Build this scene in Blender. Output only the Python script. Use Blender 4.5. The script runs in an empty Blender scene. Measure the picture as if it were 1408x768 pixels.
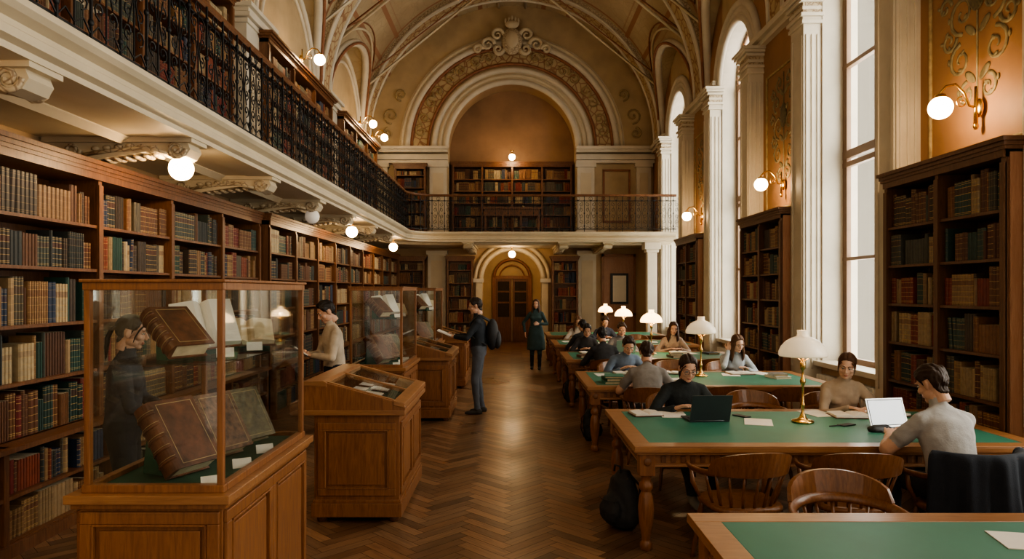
import bpy, bmesh, math, random
import numpy as np
from mathutils import Vector, Matrix, noise
rnd=random.Random(11)
pi=math.pi; rad=math.radians
def V(*a): return Vector(a)
sc=bpy.context.scene
COL=sc.collection
# ------------------------------------------------------------ materials
def nodes(name):
    m=bpy.data.materials.new(name); m.use_nodes=True
    nt=m.node_tree; return m,nt,nt.nodes['Principled BSDF']
def N(nt,t,**k):
    n=nt.nodes.new(t)
    for a,b in k.items(): setattr(n,a,b)
    return n
def mix(nt,f,a,b,blend='MIX'):
    n=N(nt,'ShaderNodeMix',data_type='RGBA',blend_type=blend)
    for i,v in ((0,f),(6,a),(7,b)):
        if hasattr(v,'is_output'): nt.links.new(v,n.inputs[i])
        elif i==0: n.inputs[0].default_value=v
        else: n.inputs[i].default_value=(v[0],v[1],v[2],1)
    return n.outputs[2]
def coords(nt,scale=(1,1,1),kind='Object'):
    tc=N(nt,'ShaderNodeTexCoord'); mp=N(nt,'ShaderNodeMapping'); mp.inputs['Scale'].default_value=scale
    nt.links.new(tc.outputs[kind],mp.inputs[0]); return mp.outputs[0]
def noiseN(nt,vec,scale,detail=4,rough=.55,dist=0):
    n=N(nt,'ShaderNodeTexNoise'); n.inputs['Scale'].default_value=scale; n.inputs['Detail'].default_value=detail
    n.inputs['Roughness'].default_value=rough; n.inputs['Distortion'].default_value=dist
    nt.links.new(vec,n.inputs['Vector']); return n.outputs[0]
def ramp(nt,f,stops,const=False):
    r=N(nt,'ShaderNodeValToRGB'); e=r.color_ramp.elements
    if const: r.color_ramp.interpolation='CONSTANT'
    while len(e)<len(stops): e.new(.5)
    for i,(p,c) in enumerate(stops):
        e[i].position=p; e[i].color=(c[0],c[1],c[2],1) if hasattr(c,'__len__') else (c,c,c,1)
    nt.links.new(f,r.inputs[0]); return r.outputs[0]
def bump(nt,b,h,s,d=.01):
    n=N(nt,'ShaderNodeBump'); n.inputs['Strength'].default_value=s; n.inputs['Distance'].default_value=d
    nt.links.new(h,n.inputs['Height']); nt.links.new(n.outputs[0],b.inputs['Normal'])
def simple(name,c,rough=.5,metal=0,var=.25,vs=8,bp=.15,bs=60,emit=0,ec=None,spec=.5):
    m,nt,b=nodes(name); v=coords(nt)
    f=ramp(nt,noiseN(nt,v,vs),[(.3,0),(.7,1)])
    nt.links.new(mix(nt,f,[x*(1-var) for x in c],[min(1,x*(1+var*.6)) for x in c]),b.inputs['Base Color'])
    b.inputs['Roughness'].default_value=rough; b.inputs['Metallic'].default_value=metal
    b.inputs['Specular IOR Level'].default_value=spec
    if bp: bump(nt,b,noiseN(nt,v,bs),bp,.004)
    if emit:
        b.inputs['Emission Color'].default_value=(*(ec or c),1); b.inputs['Emission Strength'].default_value=emit
    return m
def wood(name,c1,c2,rough=.38,scale=(14,14,1.3),s=3):
    m,nt,b=nodes(name); v=coords(nt,scale)
    n1=noiseN(nt,v,s,6,.6,1.2); n2=noiseN(nt,coords(nt),1.5,2)
    c=mix(nt,ramp(nt,n1,[(.3,0),(.68,1)]),c2,c1)
    c=mix(nt,ramp(nt,n2,[(.3,0),(.8,.45)]),c,c2)
    nt.links.new(c,b.inputs['Base Color']); b.inputs['Roughness'].default_value=rough
    bump(nt,b,n1,.12,.003); return m
M={}
M['wood']=wood('wood_oak_warm',(.32,.135,.047),(.16,.06,.021))
M['woodH']=wood('wood_oak_horizontal',(.38,.185,.075),(.22,.095,.037),.32,(1.3,14,14))
M['shelfL']=wood('wood_bookcase_warm',(.22,.092,.035),(.095,.037,.014),.42)
M['shelfD']=wood('wood_bookcase_dark',(.18,.08,.036),(.085,.036,.016),.42)
M['panelW']=wood('wood_panel_pink',(.42,.22,.13),(.3,.14,.075),.45)
M['chair']=wood('wood_chair',(.25,.105,.038),(.12,.046,.016),.28)
M['green']=simple('green_leather',(.028,.165,.108),.5,var=.12,vs=3,bp=.12,bs=220)
M['felt']=simple('green_felt',(.02,.08,.045),.9,bp=.3,bs=300)
M['cream']=simple('plaster_cream',(.60,.51,.36),.6,var=.1,vs=2,bp=.1,bs=25)
M['white']=simple('stone_offwhite',(.62,.56,.45),.5,var=.1,vs=3,bp=.06,bs=40)
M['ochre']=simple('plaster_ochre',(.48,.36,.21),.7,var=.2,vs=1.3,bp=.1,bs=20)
M['tan']=simple('plaster_tan',(.43,.29,.16),.7,var=.18,vs=1.5,bp=.1,bs=20)
M['redbr']=simple('paint_redbrown',(.28,.12,.06),.7,var=.2)
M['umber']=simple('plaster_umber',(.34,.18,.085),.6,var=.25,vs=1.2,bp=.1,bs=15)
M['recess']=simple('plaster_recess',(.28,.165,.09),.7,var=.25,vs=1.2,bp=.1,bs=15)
M['gold']=simple('paint_antique_gold',(.38,.28,.14),.6,var=.4,vs=12)
M['arab']=simple('paint_arabesque',(.25,.21,.12),.65,var=.4,vs=9)
M['iron']=simple('wrought_iron',(.012,.013,.014),.45,.3,var=.2)
M['brass']=simple('brass',(.75,.48,.17),.25,1,var=.2,bp=.02)
M['black']=simple('black_rubber',(.012,.012,.013),.5)
M['paper']=simple('paper',(.74,.70,.62),.8,var=.05,bp=0)
M['page']=simple('old_pages',(.6,.5,.34),.85,var=.15,vs=20)
M['leath']=simple('old_leather',(.13,.048,.022),.42,var=.6,vs=14,bp=.4,bs=50)
M['marble']=simple('marbled_leather',(.17,.085,.045),.48,var=.7,vs=35,bp=.3,bs=60)
M['olive']=simple('olive_leather',(.13,.105,.05),.5,var=.6,vs=30,bp=.3,bs=60)
M['rad']=simple('radiator_enamel',(.6,.57,.5),.35,var=.03,bp=0)
M['lap']=simple('laptop_grey',(.055,.065,.07),.35,.5,var=.03,bp=0)
M['lapS']=simple('laptop_silver',(.5,.5,.5),.3,.7,var=.03,bp=0)
M['screen']=simple('laptop_screen',(.7,.74,.78),.3,emit=.6,bp=0,var=.1,vs=40)
M['navy']=simple('navy_cloth',(.012,.017,.028),.9,bp=.5,bs=150)
M['bag']=simple('backpack_nylon',(.018,.019,.021),.7,bp=.4,bs=120)
M['woodF']=simple('window_frame_paint',(.28,.17,.10),.5,var=.1)
M['vault_dark']=simple('dark_hollow',(.03,.02,.012),.8)
def glassM():
    m,nt,b=nodes('thin_glass'); nt.nodes.remove(b); out=nt.nodes['Material Output']
    t=N(nt,'ShaderNodeBsdfTransparent'); t.inputs[0].default_value=(.97,.985,.975,1)
    g=N(nt,'ShaderNodeBsdfGlossy'); g.inputs['Roughness'].default_value=.03
    ge=N(nt,'ShaderNodeNewGeometry'); mm=N(nt,'ShaderNodeMath',operation='MULTIPLY_ADD'); nt.links.new(ge.outputs['Backfacing'],mm.inputs[0]); mm.inputs[1].default_value=1/1.45-1.45; mm.inputs[2].default_value=1.45
    f=N(nt,'ShaderNodeFresnel'); nt.links.new(mm.outputs[0],f.inputs[0])
    mx=N(nt,'ShaderNodeMixShader'); nt.links.new(f.outputs[0],mx.inputs[0]); nt.links.new(t.outputs[0],mx.inputs[1]); nt.links.new(g.outputs[0],mx.inputs[2])
    nt.links.new(mx.outputs[0],out.inputs[0]); return m
M['glass']=glassM()
def opal(name,c,e,tr=.5):
    m,nt,b=nodes(name); out=nt.nodes['Material Output']
    b.inputs['Base Color'].default_value=(.85,.8,.7,1); b.inputs['Roughness'].default_value=.25
    b.inputs['Emission Color'].default_value=(*c,1); b.inputs['Emission Strength'].default_value=e
    t=N(nt,'ShaderNodeBsdfTransparent'); mx=N(nt,'ShaderNodeMixShader'); mx.inputs[0].default_value=tr
    nt.links.new(b.outputs[0],mx.inputs[1]); nt.links.new(t.outputs[0],mx.inputs[2]); nt.links.new(mx.outputs[0],out.inputs[0]); return m
M['globe']=opal('opal_globe_lit',(1,.72,.40),12,.4)
M['globe0']=opal('opal_globe_unlit',(1,.9,.8),.1,.05)
M['shade']=opal('opal_shade_lit',(1,.66,.32),3.5,.3)
M['shade0']=opal('opal_shade_dim',(1,.76,.48),.22,.1)
def bookM():
    m,nt,b=nodes('book_bindings'); a=N(nt,'ShaderNodeAttribute',attribute_name='Col')
    tc=N(nt,'ShaderNodeTexCoord'); sx=N(nt,'ShaderNodeSeparateXYZ'); nt.links.new(tc.outputs['UV'],sx.inputs[0])
    st=[(0,0)]
    for p in (.06,.1,.27,.43,.62,.8,.9,.95): st+= [(p,1),(p+.014,0)]
    band=ramp(nt,sx.outputs[1],st,True)
    lab=ramp(nt,sx.outputs[1],[(0,0),(.64,1),(.79,0)],True)
    n=noiseN(nt,coords(nt),25,4)
    c=mix(nt,n,(.55,.55,.55),(1.35,1.35,1.35)); c=mix(nt,1,a.outputs['Color'],c,'MULTIPLY')
    gf=N(nt,'ShaderNodeMath',operation='MULTIPLY'); nt.links.new(band,gf.inputs[0]); nt.links.new(a.outputs['Alpha'],gf.inputs[1])
    lf=N(nt,'ShaderNodeMath',operation='MULTIPLY'); nt.links.new(lab,lf.inputs[0]); nt.links.new(a.outputs['Alpha'],lf.inputs[1])
    lf2=N(nt,'ShaderNodeMath',operation='MULTIPLY'); nt.links.new(lf.outputs[0],lf2.inputs[0]); lf2.inputs[1].default_value=.5
    c=mix(nt,lf2.outputs[0],c,(.12,.03,.015)); c=mix(nt,gf.outputs[0],c,(.5,.33,.12))
    nt.links.new(c,b.inputs['Base Color']); b.inputs['Roughness'].default_value=.55; bump(nt,b,n,.2,.003); return m
M['books']=bookM()
def floorM():
    m,nt,b=nodes('herringbone_oak'); a=N(nt,'ShaderNodeAttribute',attribute_name='Col')
    v=coords(nt,(1.2,14,1),'UV'); n=noiseN(nt,v,3,5,.6,.8)
    w=noiseN(nt,coords(nt),.6,3)
    c=mix(nt,ramp(nt,n,[(.25,.55),(.75,1.25)]),(0,0,0),(1,1,1))
    c=mix(nt,1,a.outputs['Color'],c,'MULTIPLY'); nt.links.new(c,b.inputs['Base Color'])
    nt.links.new(ramp(nt,w,[(.3,.26),(.7,.40)]),b.inputs['Roughness']); bump(nt,b,n,.15,.002); return m
M['floor']=floorM()
def vaultM():
    m,nt,b=nodes('vault_painted'); tc=N(nt,'ShaderNodeTexCoord'); s=N(nt,'ShaderNodeSeparateXYZ'); nt.links.new(tc.outputs['Object'],s.inputs[0])
    z=N(nt,'ShaderNodeMath',operation='SUBTRACT'); nt.links.new(s.outputs[2],z.inputs[0]); z.inputs[1].default_value=6.3
    at=N(nt,'ShaderNodeMath',operation='ARCTAN2'); nt.links.new(z.outputs[0],at.inputs[0]); nt.links.new(s.outputs[0],at.inputs[1])
    def line(src,per,off):
        a1=N(nt,'ShaderNodeMath',operation='ADD'); nt.links.new(src,a1.inputs[0]); a1.inputs[1].default_value=off
        d=N(nt,'ShaderNodeMath',operation='DIVIDE'); nt.links.new(a1.outputs[0],d.inputs[0]); d.inputs[1].default_value=per
        f=N(nt,'ShaderNodeMath',operation='FRACT'); nt.links.new(d.outputs[0],f.inputs[0]); return f.outputs[0]
    l1=ramp(nt,line(at.outputs[0],pi/5,0),[(0,0),(.12,1),(.17,0),(.21,.5),(.225,0),(.77,.5),(.785,0),(.83,1),(.88,0)],True)
    l2=ramp(nt,line(s.outputs[1],4.65,-6.5+4.65*3),[(0,0),(.11,1),(.13,0),(.87,1),(.89,0)],True)
    mx=N(nt,'ShaderNodeMath',operation='MAXIMUM'); nt.links.new(l1,mx.inputs[0]); nt.links.new(l2,mx.inputs[1])
    v=coords(nt); big=noiseN(nt,v,.7,3); c=mix(nt,ramp(nt,big,[(.3,0),(.7,1)]),(.36,.265,.155),(.51,.41,.26))
    vo=N(nt,'ShaderNodeTexVoronoi',feature='DISTANCE_TO_EDGE'); vo.inputs['Scale'].default_value=3.2; nt.links.new(v,vo.inputs['Vector'])
    orn=ramp(nt,vo.outputs[0],[(0,.3),(.05,.0)])
    c=mix(nt,orn,c,(.24,.18,.10)); c=mix(nt,mx.outputs[0],c,(.32,.16,.085))
    nt.links.new(c,b.inputs['Base Color']); b.inputs['Roughness'].default_value=.75; return m
M['vault']=vaultM()
def ornM(name,c1,c2,s=6):
    m,nt,b=nodes(name); v=coords(nt); vo=N(nt,'ShaderNodeTexVoronoi',feature='DISTANCE_TO_EDGE'); vo.inputs['Scale'].default_value=s; nt.links.new(v,vo.inputs['Vector'])
    f=ramp(nt,vo.outputs[0],[(.04,0),(.10,1)]); nt.links.new(mix(nt,f,c1,c2),b.inputs['Base Color']); b.inputs['Roughness'].default_value=.7
    bump(nt,b,vo.outputs[0],.6,.02); return m
M['orn']=ornM('ornament_band',(.28,.15,.075),(.47,.36,.21),5)
M['relief']=ornM('plaster_relief',(.30,.22,.14),(.54,.45,.31),14)
# ------------------------------------------------------------ mesh builder
class MB:
    def __init__(s): s.v=[];s.f=[];s.m=[];s.c=[];s.uv=[];s.s=[];s.X=None;s.mats=[]
    def mi(s,k):
        if k not in s.mats: s.mats.append(k)
        return s.mats.index(k)
    def add(s,vs,fs,mat,col=None,smooth=False,uvs=None):
        o=len(s.v); X=s.X
        s.v+= [tuple(X@Vector(p)) for p in vs] if X else [tuple(p) for p in vs]
        mi=s.mi(mat)
        for i,f in enumerate(fs):
            s.f.append([o+a for a in f]); s.m.append(mi); s.c.append(col); s.s.append(smooth); s.uv.append(uvs[i] if uvs else None)
    def bx(s,x0,x1,y0,y1,z0,z1,mat,col=None):
        x0,x1=min(x0,x1),max(x0,x1);y0,y1=min(y0,y1),max(y0,y1)
        vs=[(x0,y0,z0),(x1,y0,z0),(x1,y1,z0),(x0,y1,z0),(x0,y0,z1),(x1,y0,z1),(x1,y1,z1),(x0,y1,z1)]
        s.add(vs,[(3,2,1,0),(4,5,6,7),(0,1,5,4),(1,2,6,5),(2,3,7,6),(3,0,4,7)],mat,col)
    def rb(s,c,size,R,mat,col=None):
        hs=[a/2 for a in size]; vs=[]
        for z in (-1,1):
            for x,y in ((-1,-1),(1,-1),(1,1),(-1,1)): vs.append(Vector(c)+R@Vector((x*hs[0],y*hs[1],z*hs[2])))
        s.add(vs,[(3,2,1,0),(4,5,6,7),(0,1,5,4),(1,2,6,5),(2,3,7,6),(3,0,4,7)],mat,col)
    def lathe(s,prof,c=(0,0,0),seg=20,mat='wood',R=None,a0=0,a1=2*pi):
        full=abs(a1-a0-2*pi)<1e-6; n=seg if full else seg+1; vs=[];fs=[]
        for r,z in prof:
            for k in range(n):
                a=a0+(a1-a0)*k/seg; p=Vector((r*math.cos(a),r*math.sin(a),z)); p=R@p if R else p; vs.append(p+Vector(c))
        for i in range(len(prof)-1):
            for k in range(seg):
                k2=(k+1)%n; fs.append((i*n+k,i*n+k2,(i+1)*n+k2,(i+1)*n+k))
        s.add(vs,fs,mat,None,True)
    def tube(s,pts,rs,seg=8,mat='wood',side=None,smooth=True,cap=True):
        pts=[Vector(p) for p in pts]; n=len(pts); vs=[];fs=[]; prev=Vector(side) if side else None
        if not hasattr(rs,'__len__'): rs=[rs]*n
        for i in range(n):
            t=(pts[min(i+1,n-1)]-pts[max(i-1,0)]).normalized()
            if prev is None: prev=t.orthogonal()
            sd=(Vector(side) if side else prev); sd=sd-t*sd.dot(t)
            if sd.length<1e-4: sd=t.orthogonal()
            sd.normalize(); prev=sd; b=t.cross(sd); r=rs[i]; rx,ry=(r if hasattr(r,'__len__') else (r,r))
            for k in range(seg):
                a=2*pi*k/seg; vs.append(pts[i]+sd*rx*math.cos(a)+b*ry*math.sin(a))
        for i in range(n-1):
            for k in range(seg):
                k2=(k+1)%seg; fs.append((i*seg+k,i*seg+k2,(i+1)*seg+k2,(i+1)*seg+k))
        if cap: fs.append(tuple(range(seg))[::-1]); fs.append(tuple(range((n-1)*seg,n*seg)))
        s.add(vs,fs,mat,None,smooth)
    def ell(s,c,r,mat='wood',R=None,nu=14,nv=9):
        vs=[];fs=[]
        for j in range(nv+1):
            t=pi*j/nv
            for i in range(nu):
                a=2*pi*i/nu; p=Vector((r[0]*math.sin(t)*math.cos(a),r[1]*math.sin(t)*math.sin(a),r[2]*math.cos(t)))
                vs.append((R@p if R else p)+Vector(c))
        for j in range(nv):
            for i in range(nu):
                i2=(i+1)%nu; a,b_,c_,d=j*nu+i,(j+1)*nu+i,(j+1)*nu+i2,j*nu+i2
                if j==0: fs.append((a,b_,c_))
                elif j==nv-1: fs.append((a,b_,d))
                else: fs.append((a,b_,c_,d))
        s.add(vs,fs,mat,None,True)
    def prism(s,poly,axis,a,b,mat,smooth=False):
        f={'y':lambda p,t:(p[0],t,p[1]),'x':lambda p,t:(t,p[0],p[1]),'z':lambda p,t:(p[0],p[1],t)}[axis]
        n=len(poly); vs=[f(p,a) for p in poly]+[f(p,b) for p in poly]
        fs=[(i,(i+1)%n,n+(i+1)%n,n+i) for i in range(n)]+[tuple(range(n))[::-1],tuple(range(n,2*n))]
        s.add(vs,fs,mat,None,smooth)
    def sweep(s,path,prof,mat):
        n=len(path); m=len(prof); vs=[];fs=[]
        for i in range(n):
            p=Vector(path[i]); a=Vector(path[max(i-1,0)]); b=Vector(path[min(i+1,n-1)]); t=(b-a).normalized(); nr=Vector((t.y,-t.x))
            for o,z in prof: q=p+nr*o; vs.append((q.x,q.y,z))
        for i in range(n-1):
            for k in range(m): k2=(k+1)%m; fs.append((i*m+k,i*m+k2,(i+1)*m+k2,(i+1)*m+k))
        fs.append(tuple(range(m))); fs.append(tuple(range((n-1)*m,n*m))[::-1]); s.add(vs,fs,mat)
    def mesh(s,name):
        me=bpy.data.meshes.new(name); me.from_pydata(s.v,[],s.f)
        for k in s.mats: me.materials.append(M[k] if isinstance(k,str) else k)
        me.polygons.foreach_set('material_index',s.m); me.polygons.foreach_set('use_smooth',s.s)
        if any(c is not None for c in s.c):
            at=me.attributes.new('Col','FLOAT_COLOR','FACE'); d=[]
            for c in s.c:
                c=c or (1,1,1,0); d+= list(c) if len(c)==4 else [*c,0]
            at.data.foreach_set('color',d)
        if any(u is not None for u in s.uv):
            ul=me.uv_layers.new(name='UVMap'); d=[]
            for f,u in zip(s.f,s.uv):
                for k in range(len(f)): d+= list(u[k]) if u else [.5,.5]
            ul.data.foreach_set('uv',d)
        me.update(); return me
    def obj(s,name,loc=(0,0,0),rz=0,parent=None,bev=0):
        return place(s.mesh(name),name,loc,rz,parent,bev)
def place(me,name,loc=(0,0,0),rz=0,parent=None,bev=0):
    o=bpy.data.objects.new(name,me); COL.objects.link(o); o.location=loc; o.rotation_euler=(0,0,rz)
    if parent: o.parent=parent
    if bev:
        b=o.modifiers.new('bevel','BEVEL'); b.width=bev; b.segments=2; b.limit_method='ANGLE'; b.angle_limit=rad(50)
    return o
def empty(name,loc,rz=0,s=1):
    e=bpy.data.objects.new(name,None); COL.objects.link(e); e.location=loc; e.rotation_euler=(0,0,rz); e.scale=(s,s,s); e.empty_display_size=.1; return e
def light(name,loc,e,c=(1,.68,.36),r=.04,parent=None):
    l=bpy.data.lights.new(name,'POINT'); l.energy=e; l.color=c; l.shadow_soft_size=r
    o=bpy.data.objects.new(name,l); COL.objects.link(o); o.location=loc
    if parent: o.parent=parent
    return o
def spiral(c,r,turns,a0,d=1,n=14,shrink=.15):
    return [(c[0]+r*(1-(1-shrink)*t/n)*math.cos(a0+d*turns*2*pi*t/n),c[1]+r*(1-(1-shrink)*t/n)*math.sin(a0+d*turns*2*pi*t/n)) for t in range(n+1)]
# ------------------------------------------------------------ room constants
SP=6.3; RV=4.42; BAYS=[-.45,4.2,8.85,13.5,18.15]; PIERS=[1.875,6.525,11.175,15.825,20.4]; YB=21.5; HW=.95
# floor
mb=MB(); w=.095; n=5; cs=math.cos(pi/4)
for j in range(-45,46):
    for k in range(-260,300):
        for t in (0,1):
            if t==0: x0,y0,x1,y1=k,k+2*n*j,k+n,k+2*n*j+1
            else: x0,y0,x1,y1=k+n,k+1-n+2*n*j,k+n+1,k+1+2*n*j
            cx,cy=(x0+x1)/2*w,(y0+y1)/2*w; X,Y=(cx-cy)*cs,(cx+cy)*cs+10
            if not(-4.15<X<4.75 and -3<Y<25.6): continue
            g=.0016; P=[]
            for a,b_ in ((x0*w+g,y0*w+g),(x1*w-g,y0*w+g),(x1*w-g,y1*w-g),(x0*w+g,y1*w-g)): P.append(((a-b_)*cs,(a+b_)*cs+10,0))
            q=rnd.random(); tn=rnd.uniform(.55,1.2)*(1.15 if t else .87); c=(.25*tn,(.125+.02*q)*tn,(.058+.02*q)*tn)
            u0=rnd.random()*9; v0=rnd.random()*9
            if t==0: uv=[(u0,v0),(u0+.5,v0),(u0+.5,v0+.1),(u0,v0+.1)]
            else: uv=[(u0,v0),(u0,v0+.1),(u0+.5,v0+.1),(u0+.5,v0)]
            mb.add(P,[(0,1,2,3)],'floor',c,False,[uv])
mb.bx(-4.3,4.9,-3,25.8,-.06,-.003,'vault_dark')
mb.obj('floor')
# ceiling vault
mb=MB(); RC=1.98
ys=[-3.0]
for yc in BAYS:
    for k in range(41):
        y=yc-RC*math.cos(pi*k/40)
        if y>ys[-1]+1e-4 and y<YB: ys.append(y)
ys+= [20.8,YB]
xs=[-RV*math.cos(pi*k/96) for k in range(97)]
def z2(y):
    for yc in BAYS:
        if abs(y-yc)<RC: return math.sqrt(RC*RC-(y-yc)**2)
    return 0
vs=[];fs=[]
for y in ys:
    h=z2(y)
    for x in xs: vs.append((x,y,SP+max(math.sqrt(max(0,RV*RV-x*x)),h)))
nx=97
for i in range(len(ys)-1):
    for k in range(96): fs.append((i*nx+k,i*nx+k+1,(i+1)*nx+k+1,(i+1)*nx+k))
mb.add(vs,fs,'vault',None,False); mb.obj('ceiling')
mb=MB()
for yc in BAYS:
    for sx in (-1,1):
        P=[];
        for k in range(25):
            a=pi*k/24; h=RC*math.sin(a); P.append((sx*(math.sqrt(RV*RV-h*h)-.02),yc-RC*math.cos(a),SP+h-.03))
        mb.tube(P,[.10]*25,8,'white'); mb.tube([(p[0]-sx*.12,p[1],p[2]-.01) for p in P],[.035]*25,6,'redbr')
for yp in PIERS:
    for r0,hw_,m_ in ((.12,.34,'relief'),(.17,.20,'orn')):
        P=[];F=[]
        K=48
        for k in range(K+1):
            a=pi*k/K
            for (rr,yy) in ((RV+.02,-hw_),(RV-r0,-hw_),(RV-r0,hw_),(RV+.02,hw_)): P.append((rr*math.cos(a),yp+yy,SP+rr*math.sin(a)))
        for k in range(K):
            for q in range(3): F.append((k*4+q,k*4+q+1,(k+1)*4+q+1,(k+1)*4+q))
        mb.add(P,F,m_)
    for yy in (-.34,.34,-.22,.22):
        mb.tube([((RV-.14)*math.cos(pi*k/48),yp+yy,SP+(RV-.14)*math.sin(pi*k/48)) for k in range(49)],[.045 if abs(yy)>.3 else .028]*49,6,'white')
for xx in (-.42,.42): mb.tube([(xx,y,SP+RV-.04) for y in (-3,YB)],.05,6,'white')
for i,yc in enumerate(BAYS):
    for a0,a1 in ((36,82),(98,144)):
        for ins,t,m_ in ((0,.035,'cream'),(.14,.02,'redbr')):
            y0,y1=yc-1.75+ins,yc+1.75-ins; A0,A1=rad(a0)+ins/RV,rad(a1)-ins/RV; rr=RV-.02
            top=A1 if a0<90 else A0
            pts=[]
            for k in range(13): y=y0+(y1-y0)*k/12; pts.append((y,top))
            for k in range(13):
                y=y1-(y1-y0)*k/12; hz=math.sqrt(max(0,(RC+.32+ins)**2-(y-yc)**2)); al=math.asin(min(.95,hz/RV)); al=al if a0<90 else pi-al
                pts.append((y,al))
            pts.append(pts[0]); mb.tube([(rr*math.cos(a),y,SP+rr*math.sin(a)) for y,a in pts],t,6,m_)
        am=rad((a0+a1)/2+(9 if a0<90 else -9)); 
        for k in range(10):
            a=2*pi*k/10; mb.ell(((RV-.03)*math.cos(am+.07*math.cos(a)),yc+.32*math.sin(a),SP+(RV-.03)*math.sin(am+.07*math.cos(a))),(.10,.10,.07),'gold',None,8,6)
mb.obj('trim_1')
# right wall
mb=MB(); W0,W1=4.4,4.9; ZT=9.2; ZW=6.1
edges=[-3]
for yc in BAYS: edges+= [yc-HW,yc+HW]
edges+=[YB]
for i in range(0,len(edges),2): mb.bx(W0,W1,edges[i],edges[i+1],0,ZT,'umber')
for yc in BAYS:
    mb.bx(W0,W1,yc-HW,yc+HW,0,.82,'tan')
    A=[(yc-HW*math.cos(pi*k/20),ZW+HW*math.sin(pi*k/20)) for k in range(21)]
    for k in range(20):
        (a,b_),(c,d)=A[k],A[k+1]
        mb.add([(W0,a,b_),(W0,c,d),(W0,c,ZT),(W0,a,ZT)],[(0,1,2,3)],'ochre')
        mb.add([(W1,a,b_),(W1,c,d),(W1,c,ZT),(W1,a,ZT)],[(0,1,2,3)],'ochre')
        mb.add([(W0,a,b_),(W0,c,d),(W1,c,d),(W1,a,b_)],[(0,1,2,3)],'white')
    for y in (yc-HW,yc+HW): mb.bx(W0,W1,y-.006,y+.006,.8,ZW,'white')
mb.obj('wall_right')
mb=MB()
def pilaster_r(y0,y1,xf=4.14,zt=5.65,x1=4.42):
    mb.bx(xf-.04,x1,y0-.03,y1+.03,0,.5,'white'); mb.bx(xf-.02,x1,y0-.015,y1+.015,.5,.58,'white')
    mb.bx(xf,x1,y0,y1,.58,zt,'white')
    mb.bx(xf-.015,xf+.01,y0+.03,y0+.09,.75,zt-.15,'white'); mb.bx(xf-.015,xf+.01,y1-.09,y1-.03,.75,zt-.15,'white')
    for o in (.03,.11,.19): mb.bx(xf+o,xf+o+.03,y0-.015,y0+.01,.75,zt-.15,'white')
    for dz,o in ((0,.03),(.05,.015),(.1,.05),(.2,.02),(.3,.06),(.36,.09),(.41,.12)):
        mb.bx(xf-o,x1,y0-o,y1+o,zt+dz,zt+dz+.05,'white')
    mb.bx(xf-.012,x1,y0-.012,y1+.012,zt+.15,zt+.3,'relief')
for yc in BAYS:
    pilaster_r(yc-HW-.46,yc-HW-.02); pilaster_r(yc+HW+.02,yc+HW+.46)
    for r,t in ((HW+.06,.07),(HW+.2,.05),(HW+.34,.075)):
        mb.tube([(W0-.03,yc-r*math.cos(pi*k/24),ZW+r*math.sin(pi*k/24)) for k in range(25)],[t]*25,8,'white')
    for k in range(24):
        a,b_=pi*k/24,pi*(k+1)/24
        mb.add([(W0-.05,yc-r_*math.cos(t_),ZW+r_*math.sin(t_)) for r_,t_ in ((HW,a),(HW,b_),(HW+.36,b_),(HW+.36,a))],[(0,1,2,3)],'white')
    mb.bx(4.28,4.6,yc-HW-.05,yc+HW+.05,.80,.87,'white')
for yp in PIERS:
    w_=.78 if yp<20 else .5
    mb.bx(4.3,4.42,yp-w_-.5,yp+w_+.5 if yp<20 else YB,6.1,6.18,'white'); mb.bx(4.22,4.42,yp-w_-.5,yp+w_+.5 if yp<20 else YB,6.18,6.28,'white')
    if yp<20:
        for z0,z1 in ((3.2,5.5),(.3,3.0)):
            for yy in (yp-.72,yp+.72): mb.tube([(4.39,yy,z0),(4.39,yy,z1)],.022,6,'gold')
            for zz in (z0,z1): mb.tube([(4.39,yp-.72,zz),(4.39,yp+.72,zz)],.022,6,'gold')
mb.obj('trim_2',bev=.006)
mb=MB()
for yp in PIERS[:4]:
    for sd in (-1,1):
        for (cy,cz,r,tn,a0,d) in ((.22,4.55,.2,1.4,-pi/2,1),(.3,4.95,.15,1.3,-pi/2,1),(.18,5.25,.13,1.3,-pi/2,1),(.25,4.1,.17,1.4,pi/2,-1),(.42,4.35,.12,1.2,pi,1),(.15,3.75,.12,1.3,pi/2,-1),(.45,5.1,.1,1.2,pi,-1),(.48,4.7,.1,1.2,pi,-1)):
            S=spiral((cy,cz),r,tn,a0,d,18)
            mb.tube([(4.396,yp+sd*a,b_) for a,b_ in S],[(.009,.024-.0008*i) for i in range(19)],6,'arab',side=(1,0,0))
            for q in (3,7,11): mb.ell((4.394,yp+sd*(S[q][0]+.03),S[q][1]+.02),(.008,.035,.018),'arab',Matrix.Rotation(sd*q*.5,3,'X'),8,6)
        for z in (3.9,4.35,4.8,5.1): mb.ell((4.394,yp+sd*.1,z),(.01,.10,.04),'arab',Matrix.Rotation(sd*.7,3,'X'),10,6)
    mb.tube([(4.394,yp,3.6),(4.394,yp,5.4)],.01,6,'arab'); mb.ell((4.39,yp,4.7),(.02,.13,.2),'olive',None,12,8)
mb.obj('trim_3')
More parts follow.
